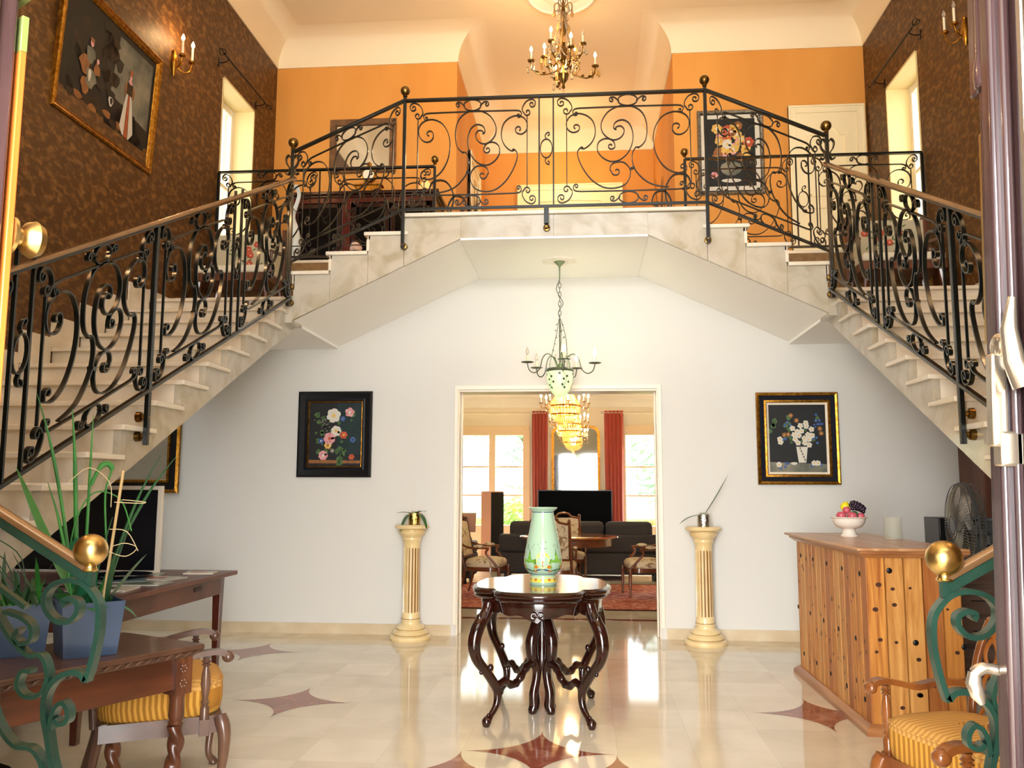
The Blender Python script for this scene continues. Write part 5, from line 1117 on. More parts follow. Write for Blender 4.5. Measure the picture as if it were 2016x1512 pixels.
# ------------------------------------------------------------------ armchairs with yellow corduroy
M_cord = mat('yellow_corduroy', '#cf9a3e', .85, col2='#a06c20', kind='wave', scale=24, stretch=(1, 1, 0), lo=.3, hi=.65, detail=0, bump=.1)
M_cordp = mat('corduroy_top', '#cfa055', .8, col2='#b58440', kind='wave', scale=24, stretch=(1, 0, 0), lo=.3, hi=.7, detail=0)
def armchair(loc, rot, label, wood, lattice=True):
    t = thing('armchair', label, 'armchair', loc, rot, group=None); W = .30; D = .27
    # seat cushion: rounded box
    def cush(u, v): pass
    m = MB(); n = 36; rings = []
    for z, k in ((.372, .95), (.385, .99), (.43, 1.02), (.49, 1.02), (.52, .98), (.535, .88), (.543, .6), (.545, .2)):
        P = []
        for i in range(n):
            a = 2*PI*i/n; c, s_ = math.cos(a), math.sin(a); e = 4.5; r = (abs(c)**e+abs(s_)**e)**(-1/e); P.append((W*.98*k*r*c*(1-.06*(s_ > 0)*s_), D*1.0*k*r*s_, z))
        rings.append(P)
    vs = [p for r in rings for p in r]; m.add(vs, [(j*n+i, j*n+(i+1) % n, (j+1)*n+(i+1) % n, (j+1)*n+i) for j in range(len(rings)-1) for i in range(n)]+[tuple(range(n))[::-1], tuple((len(rings)-1)*n+i for i in range(n))])
    m.m = [1 if 3*n <= q < 7*n else 0 for q in range(len(m.f))]
    seat = m.build('seat_cushion', [M_cord, M_cordp], t, ang=60)
    m = MB(); m.tube([(x, y, .512) for x, y, z in [(p[0]*.985, p[1]*.985, 0) for p in rings[3]]], .006, 6, closed=True); m.build('piping', M_cordp, seat)
    m = MB()
    for s_ in (-1, 1): m.box(s_*(W-.03)-.015, s_*(W-.03)+.015, -D+.03, D-.02, .30, .375)
    def sk(x): return .325-.02*math.cos(x*PI/W*2.0)
    for y in (-D+.02, D-.04):
        P = [(-W+.02, .378)]+[(W-.02, .378)]+[(W-.02-i*(2*W-.04)/12, sk(W-.02-i*(2*W-.04)/12)) for i in range(13)]
        m.prism(P, y-.012, y+.012, 'y')
    m.build('seat_frame', wood, t)
    for s_ in (-1, 1):
        m = MB(); P = cr([(s_*(W-.02), -D+.02, .37), (s_*(W-.0), -D-.0, .30), (s_*(W-.01), -D+.0, .18), (s_*(W-.03), -D+.01, .07), (s_*(W-.02), -D-.015, .02), (s_*(W-.02), -D-.02, 0)], 4); m.tube(P, [.03, .031, .033, .032, .03, .028, .026, .024, .022, .02, .018, .017, .016, .016, .017, .019, .022, .024, .024, .022, .018], 10); m.build('leg', wood, t)
        m = MB(); m.tube([(s_*(W-.04), D-.03, .37), (s_*(W-.045), D, .2), (s_*(W-.05), D+.05, 0)], [.022, .02, .017], 8); m.build('leg', wood, t)
        # arm and turned support
        m = MB(); P = cr([(s_*(W-.05), D+.02, .64), (s_*(W-.01), D-.14, .645), (s_*(W+.0), -D+.26, .63), (s_*(W+.01), -D+.17, .645), (s_*(W+.01), -D+.08, .66), (s_*(W+.01), -D+.02, .655), (s_*(W+.01), -D-.01, .63)], 4); m.ribbon(P, (1, 0, 0), .045, .024)
        m.lathe([(0, -.03), (.02, -.026), (.03, -.01), (.03, .01), (.02, .026), (0, .03)], 14, (s_*W, -D-.062, .632)) if False else m.ell((s_*(W+.01), -D-.003, .635), (.03, .028, .026), 14, 10); m.build('arm', wood, t, ang=55)
        m = MB(); m.lathe([(.02, .36), (.02, .42), (.013, .43), (.02, .445), (.012, .455), (.014, .47), (.022, .52), (.018, .57), (.012, .6), (.022, .607), (.012, .614), (.022, .621), (.013, .628), (.018, .64)], 16, (s_*(W+.015), -D+.09, 0)); m.box(s_*(W+.015)-.02, s_*(W+.015)+.02, -D+.07, -D+.11, .30, .37); m.build('arm_support', wood, t)
        m = MB(); m.tube(cr([(s_*(W-.05), D-.0, .36), (s_*(W-.04), D+.02, .55), (s_*(W-.05), D+.06, .75), (s_*(W-.09), D+.1, .9)], 4), .018, 10); m.build('back_post', wood, t)
    m = MB(); m.tube(cr([(-W+.09, D+.1, .9), (-.1, D+.105, .93), (0, D+.11, .945), (.1, D+.105, .93), (W-.09, D+.1, .9)], 4), .02, 10); m.build('top_rail', wood, t)
    m = MB(); m.tube([(-W+.05, D+.01, .50), (W-.05, D+.01, .50)], .014, 8); m.build('lower_back_rail', wood, t)
    if lattice:
        Mlt = mat('honey_lattice', '#9a5a22', .3, coat=.4)
        m = MB()
        for k in range(-3, 4):
            for q in (-1, 1):
                P = []
                for i in range(17):
                    f = i/16; x = k*.062+q*.031*math.cos(f*PI*3.0); z = .5+.40*f; y = D+.01+.09*f
                    if abs(x) < W-.06: P.append((x, y, z))
                if len(P) > 3: m.tube(P, .009, 6)
        m.build('lattice', Mlt, t)
    else:
        m = MB(); m.prism([(-W+.06, .5), (W-.06, .5), (W-.08, .88), (-W+.08, .88)], D+.03, D+.08, 'y'); m.build('back_cushion', M_cord, t)
    return t
armchair((-1.77, 4.09, 0), math.radians(119), 'yellow corduroy armchair behind the twisted leg table on the left', mat('grey_brown_chair', '#4a332c', .3, col2='#6a4c3a', scale=5, coat=.3), False)
M_chl = mat('honey_chair', '#6b3a1c', .2, col2='#8a5226', scale=5, coat=.5)
armchair((1.708, 3.50, 0), math.radians(-69), 'lattice backed armchair with yellow corduroy seat in front of the pine counter', M_chl).scale = (1, .8, .96)
armchair((1.63, 2.525, 0), math.radians(-69), 'nearest armchair with yellow corduroy seat, cut by the right door leaf', M_chl).scale = (.93, 1, 1)

# ------------------------------------------------------------------ table with barley twist legs
TR = Vector((-1.37, 3.68)); e1 = Vector((-.45, -.893)); e2 = Vector((-.893, .45)); TL, TD, TZ = .95, .56, .74
t = thing('twisted_leg_table', 'carved oak table with barley twist legs in the left foreground', 'table', (TR.x, TR.y, 0), math.atan2(e1.y, e1.x))
# local x along e1 (length), local -y ... e2 = rotate e1 by -90 degrees => local y = -e2
m = MB()
for d, z0, z1 in ((0, .715, .74),): m.box(0, TL, -TD, 0, z0, z1)
m.build('tabletop', M_oaktop, t, bevel=.008)
m = MB(); rings = [[(d, -TD+d, z), (TL-d, -TD+d, z), (TL-d, -d, z), (d, -d, z)] for d, z in ((.035, .69), (.03, .698), (.01, .705), (.004, .715))]
vs = [p for r in rings for p in r]; m.add(vs, [(j*4+i, j*4+(i+1) % 4, (j+1)*4+(i+1) % 4, (j+1)*4+i) for j in range(3) for i in range(4)]+[(3, 2, 1, 0), (12, 13, 14, 15)])
for i in range(19): m.M = Matrix.Translation((.04+i*.046, -.004, .71)) @ Matrix.Rotation(.5, 4, 'Y'); m.ell((0, 0, 0), (.02, .006, .006), 8, 5); m.M = Matrix()
m.build('carved_edge', M_oaktop, t, ang=30)
m = MB(); m.box(.06, TL-.06, -TD+.05, -TD+.07, .56, .69); m.box(.06, TL-.06, -.07, -.05, .56, .69); m.box(.05, .07, -TD+.06, -.06, .56, .69); m.box(TL-.07, TL-.05, -TD+.06, -.06, .56, .69); m.build('apron', mat('polished_oak', '#45200f', .22, col2='#6b361b', scale=2, stretch=(.6, 1, 5), coat=.4), t, bevel=.004)
for px_, py_ in ((.075, -.075), (TL-.075, -.075), (.075, -TD+.075), (TL-.075, -TD+.075)):
    m = MB(); m.box(px_-.04, px_+.04, py_-.04, py_+.04, .54, .69)
    for q in range(4):
        for zz in (.585, .645):
            m.M = Matrix.Translation((px_, py_, zz)) @ Matrix.Rotation(q*PI/2, 4, 'Z')
            for w in range(6): a = w*PI/3; m.ell((.041, .014*math.cos(a), .014*math.sin(a)), (.004, .008, .008), 8, 5)
            m.M = Matrix()
    m.lathe([(.036, .54), (.03, .52), (.033, .45), (.026, .43), (.034, .42), (.026, .41)], 20, (px_, py_, 0)); n = 28; vs = []; NZ = 80
    for j in range(NZ+1):
        z = .41-.33*j/NZ; tw = j/NZ*4*PI*.9
        for i in range(n): a = 2*PI*i/n; r = .024+.004*math.cos(a-tw)+.011*abs(math.cos(a-tw))**1.5; vs.append((px_+r*math.cos(a), py_+r*math.sin(a), z))
    m.add(vs, [(j*n+i, j*n+(i+1) % n, (j+1)*n+(i+1) % n, (j+1)*n+i) for j in range(NZ) for i in range(n)])
    m.lathe([(.0, 0), (.03, .0), (.036, .02), (.03, .05), (.026, .09)], 16, (px_, py_, 0)); m.build('leg', M_walnut, t, ang=50)
# planters
M_plant = mat('blue_grey_metal', '#3c4c66', .35, metal=.3, col2='#465a78', scale=3, coat=.2)
def tloc(a, b): return TR+e1*a+e2*b
def planter(c, w, h, rot, label):
    t = thing('square_planter', label, 'planter', (c.x, c.y, TZ+.001), rot)
    m = MB(); b = w*.42; a = w/2
    m.add([(-b, -b, 0), (b, -b, 0), (b, b, 0), (-b, b, 0), (-a, -a, h), (a, -a, h), (a, a, h), (-a, a, h)], [(3, 2, 1, 0), (0, 1, 5, 4), (1, 2, 6, 5), (2, 3, 7, 6), (3, 0, 4, 7)])
    q = a-.006; m.add([(-a, -a, h), (a, -a, h), (a, a, h), (-a, a, h), (-q, -q, h), (q, -q, h), (q, q, h), (-q, q, h), (-q, -q, h-.03), (q, -q, h-.03), (q, q, h-.03), (-q, q, h-.03)], [(0, 1, 5, 4), (1, 2, 6, 5), (2, 3, 7, 6), (3, 0, 4, 7), (4, 5, 9, 8), (5, 6, 10, 9), (6, 7, 11, 10), (7, 4, 8, 11)]); m.build('pot', M_plant, t, flat=True)
    m = MB(); m.box(-q, q, -q, q, h-.05, h-.028); m.build('soil', mat('soil', '#1c130c', .95), t, flat=True)
    return t, h-.03
M_lg = mat('leaf_green', '#2c6a2c', .4, col2='#3f8a38', scale=4); M_ld = mat('leaf_dark', '#163c1e', .45, col2='#25552a', scale=4); M_lb = mat('leaf_broad', '#1f6040', .35, col2='#2f7a4a', scale=3); M_raf = mat('raffia', '#d9c79a', .7); M_bam = mat('bamboo_cane', '#c8a873', .5)
rp = random.Random(5)
t, hz = planter(tloc(.41, .22), .23, .21, math.radians(42), 'front blue grey square planter with grasses and reeds on the oak table')
for k, (a, b, hh, lx, ly, w) in enumerate(((-.05, 0, .86, -.17, .1, .007), (-.04, .02, .80, -.06, .0, .009), (-.02, .0, .78, .0, .02, .006), (-.06, -.03, .5, -.12, 0, .006), (.05, .02, .62, .2, -.03, .006), (.03, .04, .62, .30, .0, .007), (.06, 0, .38, .12, .05, .005), (-.03, .03, .34, .02, 0, .005), (0, -.04, .36, .06, -.02, .005))):
    m = MB(); m.tube(cr([(a, b, hz), (a+lx*.3, b+ly*.3, hz+hh*.4), (a+lx*.65, b+ly*.65, hz+hh*.75), (a+lx, b+ly, hz+hh)], 4), [w]*8+[w*.8, w*.6, w*.45, w*.3, .0012], 6); m.build('reed', M_ld if k > 3 else M_lg, t)
m = MB(); m.tube([(.04, -.02, hz-.1), (.10, -.02, hz+.55)], .006, 8); m.build('cane', M_bam, t)
for k, (a, b, dx_, dy_, L_, w, dr, up) in enumerate(((.0, 0, -.2, -.3, .16, .055, .1, 1.9), (-.06, -.04, -.6, -.7, .13, .04, .3, .9), (.07, .02, .8, -.4, .16, .045, .2, 1.5), (-.03, .03, -.3, .3, .3, .03, -.3, 1.6), (.05, -.03, .9, -.5, .16, .02, .6, .3), (.0, -.06, .2, -1, .1, .045, .5, .4))):
    m = MB(); leafp(m, (a, b, hz), (dx_, dy_, 0), L_, w, dr, up=up); m.build('broad_leaf', M_lb if k % 2 == 0 else M_lg, t)
for k in range(26):
    a, b = rp.uniform(-.09, .09), rp.uniform(-.09, .09); d = rp.uniform(0, 2*PI); m = MB(); leafp(m, (a, b, hz), (math.cos(d), math.sin(d), 0), rp.uniform(.06, .13), rp.uniform(.006, .012), rp.uniform(.1, .8), n=5, up=rp.uniform(.9, 2.2)); m.build('grass_blade', M_ld if k % 3 else M_lg, t)
for pts in (((-.1, 0, .5), (-.03, -.02, .56), (.05, -.02, .50), (.06, -.02, .40)), ((.06, -.03, .22), (.12, -.05, .2), (.17, -.02, .23), (.13, .0, .25), (.08, 0, .24)), ((.07, -.03, .42), (.17, -.03, .415), (.19, -.03, .42), (.1, -.03, .43)), ((.06, -.02, .31), (.12, -.05, .3), (.17, -.04, .22))):
    m = MB(); m.tube(cr([(x, y, hz+z) for x, y, z in pts], 4), .0018, 5); m.build('raffia_tie', M_raf, t)
m = MB(); m.tube(cr([(-.06, 0, hz), (-.08, 0, hz+.2), (-.06, 0, hz+.36), (.0, -.0, hz+.46), (.1, 0, hz+.43), (.15, 0, hz+.3)], 5), .003, 6); m.build('arching_stem', M_lg, t)
m = MB(); m.tube(cr([(.06, .0, hz+.2), (.04, 0, hz+.45), (.06, 0, hz+.56), (.02, 0, hz+.57), (-.02, 0, hz+.48)], 5), [.004]*10+[.012]*6+[.008]*4+[.002], 6); m.build('folded_leaf', M_lg, t)
t, hz = planter(tloc(.56, .44), .20, .20, math.radians(42), 'rear blue grey square planter with leafy grass on the oak table')
for k in range(44):
    a, b = rp.uniform(-.08, .08), rp.uniform(-.08, .08); d = rp.uniform(0, 2*PI); m = MB(); leafp(m, (a, b, hz), (math.cos(d), math.sin(d), 0), rp.uniform(.06, .16), rp.uniform(.005, .012), rp.uniform(.1, .9), n=5, up=rp.uniform(.7, 2.2)); m.build('grass_blade', M_ld if k % 3 else M_lg, t)
for k in range(4): m = MB(); m.tube(cr([(rp.uniform(-.05, .05), 0, hz), (rp.uniform(-.1, .0), 0, hz+.2), (rp.uniform(-.2, -.05), 0, hz+rp.uniform(.25, .34))], 4), .0025, 5); m.build('stem', M_ld, t)
# ------------------------------------------------------------------ desk with magazines
t = thing('writing_desk', 'red brown wooden desk covered with magazines under the left staircase', 'desk', (-2.95, 5.75, 0))
dx0, dx1, dy0, dy1, DZ = -1.25, .50, -1.15, .90, .765
m = MB(); m.box(dx0, dx1, dy0, dy1, DZ-.032, DZ); m.build('desktop', M_desk, t, bevel=.006)
m = MB(); a, b, c, d = dx0+.07, dx1-.07, dy0+.09, dy1-.09; m.box(b-.022, b, c, d, .60, DZ-.033); m.box(a, a+.022, c, d, .60, DZ-.033); m.box(a, b, d-.022, d, .60, DZ-.033); m.box(a, b, c, c+.022, .60, DZ-.033); m.build('apron', M_desk, t, bevel=.003)
m = MB(); m.box(b, b+.004, .30, .42, .665, .695); m.build('keyhole_plate', mat('dark_recess', '#2b100a', .5), t, flat=True)
for qx, qy in ((a+.03, c+.03), (b-.03, c+.03), (a+.03, d-.03), (b-.03, d-.03)):
    m = MB(); m.add([(qx-.02, qy-.02, 0), (qx+.02, qy-.02, 0), (qx+.02, qy+.02, 0), (qx-.02, qy+.02, 0), (qx-.034, qy-.034, .73), (qx+.034, qy-.034, .73), (qx+.034, qy+.034, .73), (qx-.034, qy+.034, .73)], [(3, 2, 1, 0), (4, 5, 6, 7), (0, 1, 5, 4), (1, 2, 6, 5), (2, 3, 7, 6), (3, 0, 4, 7)]); m.build('leg', mat('desk_leg_wood', '#4d1f14', .25, coat=.4), t, flat=True, bevel=.004)
mags = [(-.05, .45, .30, .22, 12, '#8f9a8a', 'magazine with sage green cover at the far end of the desk'), (.22, .20, .30, .21, -14, '#b8b5a8', 'pale magazine in the middle of the desk edge'), (.05, .02, .3, .22, 22, '#6b7c86', 'slate blue magazine in the middle of the desk'), (.27, -.12, .31, .22, 3, '#9fa79a', 'grey green brochure by the desk edge'),
        (-.15, -.3, .33, .24, -8, '#22262e', 'black covered magazine beside the patterned tray'), (.20, -.48, .36, .26, 8, '#e4e0d6', 'white magazine nearest the planter on the desk'), (.02, -.75, .34, .26, -20, '#3f4a58', 'dark blue magazine under the white one'), (.33, .62, .22, .16, 10, '#c9c0a8', 'small cream leaflet at the far desk corner')]
for i, (mx_, my_, w, h, r, colr, lab) in enumerate(mags):
    m = MB(); m.box(-w/2, w/2, -h/2, h/2, 0, .007+.003*(i % 3)); m.mi = 1; m.box(-w/2+.002, w/2-.006, -h/2-.0006, h/2+.0006, .0015, .0055); m.mi = 2; m.box(-w*.32, w*.2, -h*.3, h*.2, .007+.003*(i % 3), .0073+.003*(i % 3))
    o = single(m, 'magazine', [mat('cover_'+colr, colr, .25), mat('paper', '#ece8de', .7), mat('cover_patch_%d' % (i % 3), ['#5d6b55', '#a7553a', '#394756'][i % 3], .3)], lab, 'magazine', group='magazines on the desk', flat=True, bevel=.0008)
    o.location = (-2.95+mx_, 5.75+my_, DZ+.0005); o.rotation_euler = (0, 0, math.radians(r))
t = thing('patterned_tray', 'round dark tray with orange and blue pattern on the desk', 'tray', (-3.02, 5.95, DZ+.0005))
m = MB(); m.lathe([(0, .004), (.15, .004), (.2, .022), (.215, .032), (.218, .03), (.2, .016), (.15, .0), (0, .0)], 40, caps=False); m.mi = 1
for k in range(9): a = k*2*PI/9; m.add([(.07*math.cos(a+q*.3)*(1+.6*(w)), .07*math.sin(a+q*.3)*(1+.6*w), .0055) for q, w in ((0, 0), (1, 0), (1, 1), (0, 1))], [(0, 1, 2, 3)])
m.lathe([(0, .006), (.05, .006)], 20, caps=False); m.build('tray_body', [mat('tray_navy', '#15151f', .2, coat=.5), mat('tray_orange', '#a8431c', .25)], t)
t = thing('leaning_screen', 'black panel with white frame standing at the back of the desk', 'screen', (-3.52, 6.35, DZ+.0))
m = MB(); m.box(-.55, .55, -.012, .012, .02, .62); m.build('panel', mat('screen_black', '#12141a', .2, coat=.3), t, bevel=.003)
m = MB(); m.box(.55, .585, -.016, .016, .0, .65); m.box(-.585, -.55, -.016, .016, 0, .65); m.box(-.55, .55, -.016, .016, .62, .65); m.box(-.55, .55, -.016, .016, -.0, .02); m.build('frame', M_maple, t, bevel=.003)
t = thing('wicker_basket', 'dark wicker basket on the floor at the left edge', 'basket', (-2.0, 3.05, 0))
m = MB(); m.lathe([(0, 0), (.14, 0), (.17, .1), (.185, .25), (.19, .36), (.18, .37), (.17, .25), (.15, .02)], 40, rf=lambda a, z: 1+.02*math.sin(20*a+z*120), caps=False); m.build('body', mat('dark_wicker', '#33201a', .6, bump=.5, bscale=60), t)
# ------------------------------------------------------------------ far room
M_rug = mat('red_rug', '#a3402f', .95, col2='#d9a48a', scale=9, lo=.42, hi=.7, detail=6, dist=1.5)
t = thing('patterned_rug', 'red patterned rug under the round dining table in the far room', 'rug', (0, 11.6, 0))
m = MB(); m.box(-2.6, 2.4, -1.25, 1.5, .001, .009); m.build('pile', M_rug, t, flat=True)
m = MB()
for a, b, c, d in ((-2.6, 2.4, -1.25, -1.2), (-2.6, 2.4, 1.45, 1.5), (-2.6, -2.55, -1.2, 1.45), (2.35, 2.4, -1.2, 1.45)): m.box(a, b, c, d, .001, .0105)
m.build('border', mat('rug_border', '#5a1d1c', .95, col2='#8a3a30', scale=20), t, flat=True)
M_fr = mat('fruitwood', '#5a2c14', .25, col2='#7a4020', scale=5, coat=.4)
t = thing('round_table', 'polished round wooden dining table in the far room', 'table', (.02, 12.15, .011))
m = MB(); m.lathe([(0, .715), (.62, .715), (.66, .72), (.685, .735), (.68, .75), (.65, .755), (0, .755)], 56); m.build('tabletop', mat('table_honey', '#8a4a20', .12, col2='#a8622e', scale=3, coat=.7), t)
m = MB(); m.lathe([(.58, .62), (.59, .62), (.59, .714), (.58, .714)], 48, caps=False); m.build('apron', M_fr, t)
m = MB(); m.lathe([(0, .08), (.12, .1), (.09, .2), (.06, .3), (.09, .42), (.06, .55), (.12, .7), (0, .714)], 24); m.build('pedestal', M_fr, t)
for k in range(4):
    a = k*PI/2+.7; m = MB(); m.tube(cr([(.06*math.cos(a), .06*math.sin(a), .25), (.2*math.cos(a), .2*math.sin(a), .2), (.38*math.cos(a), .38*math.sin(a), .06), (.45*math.cos(a), .45*math.sin(a), .025)], 4), .026, 8); m.build('leg', M_fr, t)
M_tap = mat('cream_tapestry', '#d8c6a2', .9, col2='#8a6a44', scale=14, lo=.52, hi=.66, detail=3, dist=1.2)
def louis_chair(loc, rot, label):
    t = thing('tapestry_armchair', label, 'armchair', loc, rot, group=None); W = .29; D = .25
    m = MB(); rings = []; n = 28
    for z, k in ((.37, .96), (.40, 1.0), (.435, 1.0), (.465, .9), (.485, .6), (.49, .2)):
        rings.append([(W*k*(1-.07*math.sin(2*PI*i/n))*math.cos(2*PI*i/n)*(abs(math.cos(2*PI*i/n))**4+abs(math.sin(2*PI*i/n))**4)**-.25, D*k*math.sin(2*PI*i/n)*(abs(math.cos(2*PI*i/n))**4+abs(math.sin(2*PI*i/n))**4)**-.25, z) for i in range(n)])
    vs = [p for r in rings for p in r]; m.add(vs, [(j*n+i, j*n+(i+1) % n, (j+1)*n+(i+1) % n, (j+1)*n+i) for j in range(len(rings)-1) for i in range(n)]+[tuple(range(n))[::-1], tuple((len(rings)-1)*n+i for i in range(n))]); m.build('seat', M_tap, t, ang=60)
    m = MB(); P = rings[0]; m.ribbon([(x*1.0, y*1.0, .345) for x, y, z in P]+[(P[0][0], P[0][1], .345)], (0, 0, 1), .055, .03); m.build('seat_rail', M_fr, t)
    for s_ in (-1, 1):
        m = MB(); m.lathe([(.02, .37), (.028, .33), (.022, .31), (.024, .26), (.012, .04), (.016, .02), (.01, 0)], 12, (s_*(W-.02), -D+.01, 0)); m.build('leg', M_fr, t)
        m = MB(); m.tube([(s_*(W-.05), D-.02, .37), (s_*(W-.055), D, .2), (s_*(W-.06), D+.06, 0)], [.02, .016, .012], 8); m.build('leg', M_fr, t)
        m = MB(); m.tube(cr([(s_*(W-.03), D-.02, .36), (s_*(W-.04), D+.03, .6), (s_*(W-.05), D+.09, .93), (s_*(W-.05), D+.1, .97)], 4), .019, 8); m.ell((s_*(W-.05), D+.105, .985), (.022, .022, .03), 10, 8); m.build('back_post', M_fr, t)
        m = MB(); m.tube(cr([(s_*(W-.04), D+.02, .66), (s_*(W-.0), D-.1, .62), (s_*(W+.0), -D+.22, .62), (s_*(W), -D+.14, .615)], 4), .015, 8); m.tube(cr([(s_*(W), -D+.15, .615), (s_*W, -D+.18, .55), (s_*(W-.01), -D+.1, .46), (s_*(W-.02), -D+.02, .36)], 4), .016, 8); arm = m.build('arm', M_fr, t)
        m = MB(); m.ell((s_*W, -D+.28, .64), (.028, .075, .022), 12, 8); m.build('arm_pad', M_tap, arm)
    m = MB(); m.tube(cr([(-W+.05, D+.095, .95), (-.12, D+.1, .97), (-.08, D+.105, 1.01), (0, D+.11, 1.025), (.08, D+.105, 1.01), (.12, D+.1, .97), (W-.05, D+.095, .95)], 4), .018, 8); m.build('back_frame', M_fr, t)
    m = MB(); m.tube([(-W+.05, D+.0, .50), (W-.05, D+.0, .50)], .014, 8); m.build('lower_back_rail', M_fr, t)
    m = MB(); c0_, c1_ = (W-.06), .5
    m.grid(lambda u, v: ((2*u-1)*(W-.065), D+.0+.09*v-.025*math.sin(PI*u)*math.sin(PI*v), .515+.44*v), 8, 8); m.grid(lambda u, v: ((2*u-1)*(W-.065), D+.015+.09*v+.012*math.sin(PI*u)*math.sin(PI*v), .515+.44*v), 8, 8); m.build('back_panel', M_tap, t)
    return t
louis_chair((-1.08, 11.7, .011), math.radians(82), 'tapestry armchair facing right on the left side of the round table')
louis_chair((1.02, 11.75, .011), math.radians(-82), 'tapestry armchair facing left on the right side of the round table')
louis_chair((-.17, 11.35, .011), math.radians(176), 'tapestry armchair seen from behind, in front of the round table')
louis_chair((-.05, 13.05, .011), math.radians(6), 'tapestry armchair on the far side of the round table')
M_sofa = mat('charcoal_fabric', '#33302f', .85, col2='#3d3937', scale=40)
def sofa(x, y, w, rot, label, nc=3):
    t = thing('sofa', label, 'sofa', (x, y, 0), rot); h = w/2
    m = MB(); m.box(-h, h, -.45, .45, .09, .42); m.build('base', M_sofa, t, bevel=.03)
    m = MB(); m.box(-h, h, -.45, -.27, .42, .70); m.build('backrest', M_sofa, t, bevel=.04)
    for s_ in (-1, 1): m = MB(); m.box(s_*h-(.2 if s_ > 0 else 0), s_*h+(0 if s_ > 0 else .2), -.26, .45, .42, .60); m.build('armrest', M_sofa, t, bevel=.04)
    cw = (w-.3)/nc
    for i in range(nc):
        a = -h+.15+i*cw; m = MB(); m.box(a+.01, a+cw-.01, -.38, -.2, .62, .90); m.build('back_cushion', mat('charcoal_cushion', '#3a3736', .85), t, bevel=.07)
        m = MB(); m.box(a+.06, a+cw-.06, -.19, .44, .421, .52); m.build('seat_cushion', M_sofa, t, bevel=.03)
    for sx in (-1, 1):
        for sy in (-1, 1): m = MB(); m.tube([(sx*(h-.1), sy*.36, 0), (sx*(h-.1), sy*.36, .095)], .03, 10); m.build('leg', M_black, t)
sofa(.17, 14.1, 2.55, 0, 'long charcoal grey sofa seen from behind the round table', 3)
sofa(-2.02, 13.3, 1.15, -PI/2*0+PI/2*.0, 'charcoal sofa section at the left behind the left tapestry chair', 2)
for i, (x, y, z, c, lab) in enumerate(((-1.95, 13.2, .74, '#8f9296', 'grey cushion leaning on the left sofa'), (-1.62, 13.25, .72, '#b98f80', 'pinkish patterned cushion on the left sofa'))):
    m = MB(); m.M = Matrix.Translation((0, 0, .20)) @ Matrix.Rotation(-.3, 4, 'X'); m.grid(lambda u, v: ((u-.5)*.4, .06*math.sin(PI*u)**.5*math.sin(PI*v)**.5, (v-.5)*.3), 10, 10); m.grid(lambda u, v: ((u-.5)*.4, -.06*math.sin(PI*u)**.5*math.sin(PI*v)**.5, (v-.5)*.3), 10, 10)
    o = single(m, 'cushion', mat('cushion_%d' % i, c, .9), lab, 'cushion'); o.location = (x, y, z-.03)
t = thing('television', 'large black flat television behind the grey sofa', 'television', (.06, 15.55, 0))
m = MB(); m.box(-.66, .66, -.03, .03, .60, 1.385); m.build('body', M_black, t, bevel=.006)
m = MB(); m.box(-.645, .645, -.0335, -.0305, .62, 1.37); m.build('screen', mat('tv_screen', '#030404', .5, spec=.04), t, flat=True)
m = MB(); m.box(-.1, .1, -.02, .02, .52, .6); m.build('stand', M_black, t)
t = thing('media_console', 'low dark console under the television', 'console', (.10, 15.6, 0)); m = MB(); m.box(-.8, .8, -.2, .2, .06, .5); m.build('carcass', M_mah, t, bevel=.005)
m = MB(); m.box(-.79, .79, -.22, -.201, .09, .48); m.build('door', M_mah, t, bevel=.004); m = MB(); m.box(-.75, .75, -.17, .17, 0, .06); m.build('plinth', M_black, t)
t = thing('floor_speaker', 'tall floor speaker with salmon side and black front by the left far window', 'speaker', (-1.38, 15.2, 0), math.radians(38))
m = MB(); m.box(-.13, .13, -.16, .16, .0, 1.36); m.build('cabinet', mat('salmon_side', '#c98f74', .4), t, bevel=.004); m = MB(); m.box(-.125, .125, -.18, -.161, .02, 1.34); m.build('grille', M_black, t, bevel=.004)
M_cur = mat('red_curtain', '#a3331f', .8, col2='#b8432a', scale=3, stretch=(1, 1, .1), sheen=.3)
def curtain(x, w, label, ph):
    t = thing('curtain', label, 'curtain', (x, 16.30, 0)); nf = 5
    def f(u, v):
        k = 1-.12*math.sin(PI*v)*(1-v)
        return ((u-.5)*w*k, .035*math.sin(2*PI*nf*u+ph)*(1-.25*v)+.008*math.sin(5*u+7*v), .03+2.84*v)
    m = MB(); m.grid(f, 60, 14); m.grid(lambda u, v: (lambda p: (p[0], p[1]+.004, p[2]))(f(u, v)), 60, 14); m.build('cloth', M_cur, t, ang=80)
curtain(-.60, .30, 'rust red curtain left of the tall gold mirror', .3); curtain(.79, .36, 'rust red curtain right of the tall gold mirror', 1.4)
for a, b, lab in ((-3.2, -.42, 'thin curtain rod over the left far window'), (.58, 3.3, 'thin curtain rod over the right far window')):
    t = thing('curtain_rod', lab, 'curtain rod', ((a+b)/2, 16.30, 2.83)); h = (b-a)/2
    m = MB(); m.tube([(-h, 0, 0), (h, 0, 0)], .012, 10); m.build('rod', mat('pale_metal', '#cbb9a4', .35, metal=.5), t)
    for s_ in (-1, 1): m = MB(); m.ell((s_*(h+.015), 0, 0), .025, 12, 8); m.build('finial', MATS['pale_metal'], t); m = MB(); m.tube([(s_*(h-.12), 0, 0), (s_*(h-.12), .195, 0)], .008, 6); m.build('bracket', MATS['pale_metal'], t)
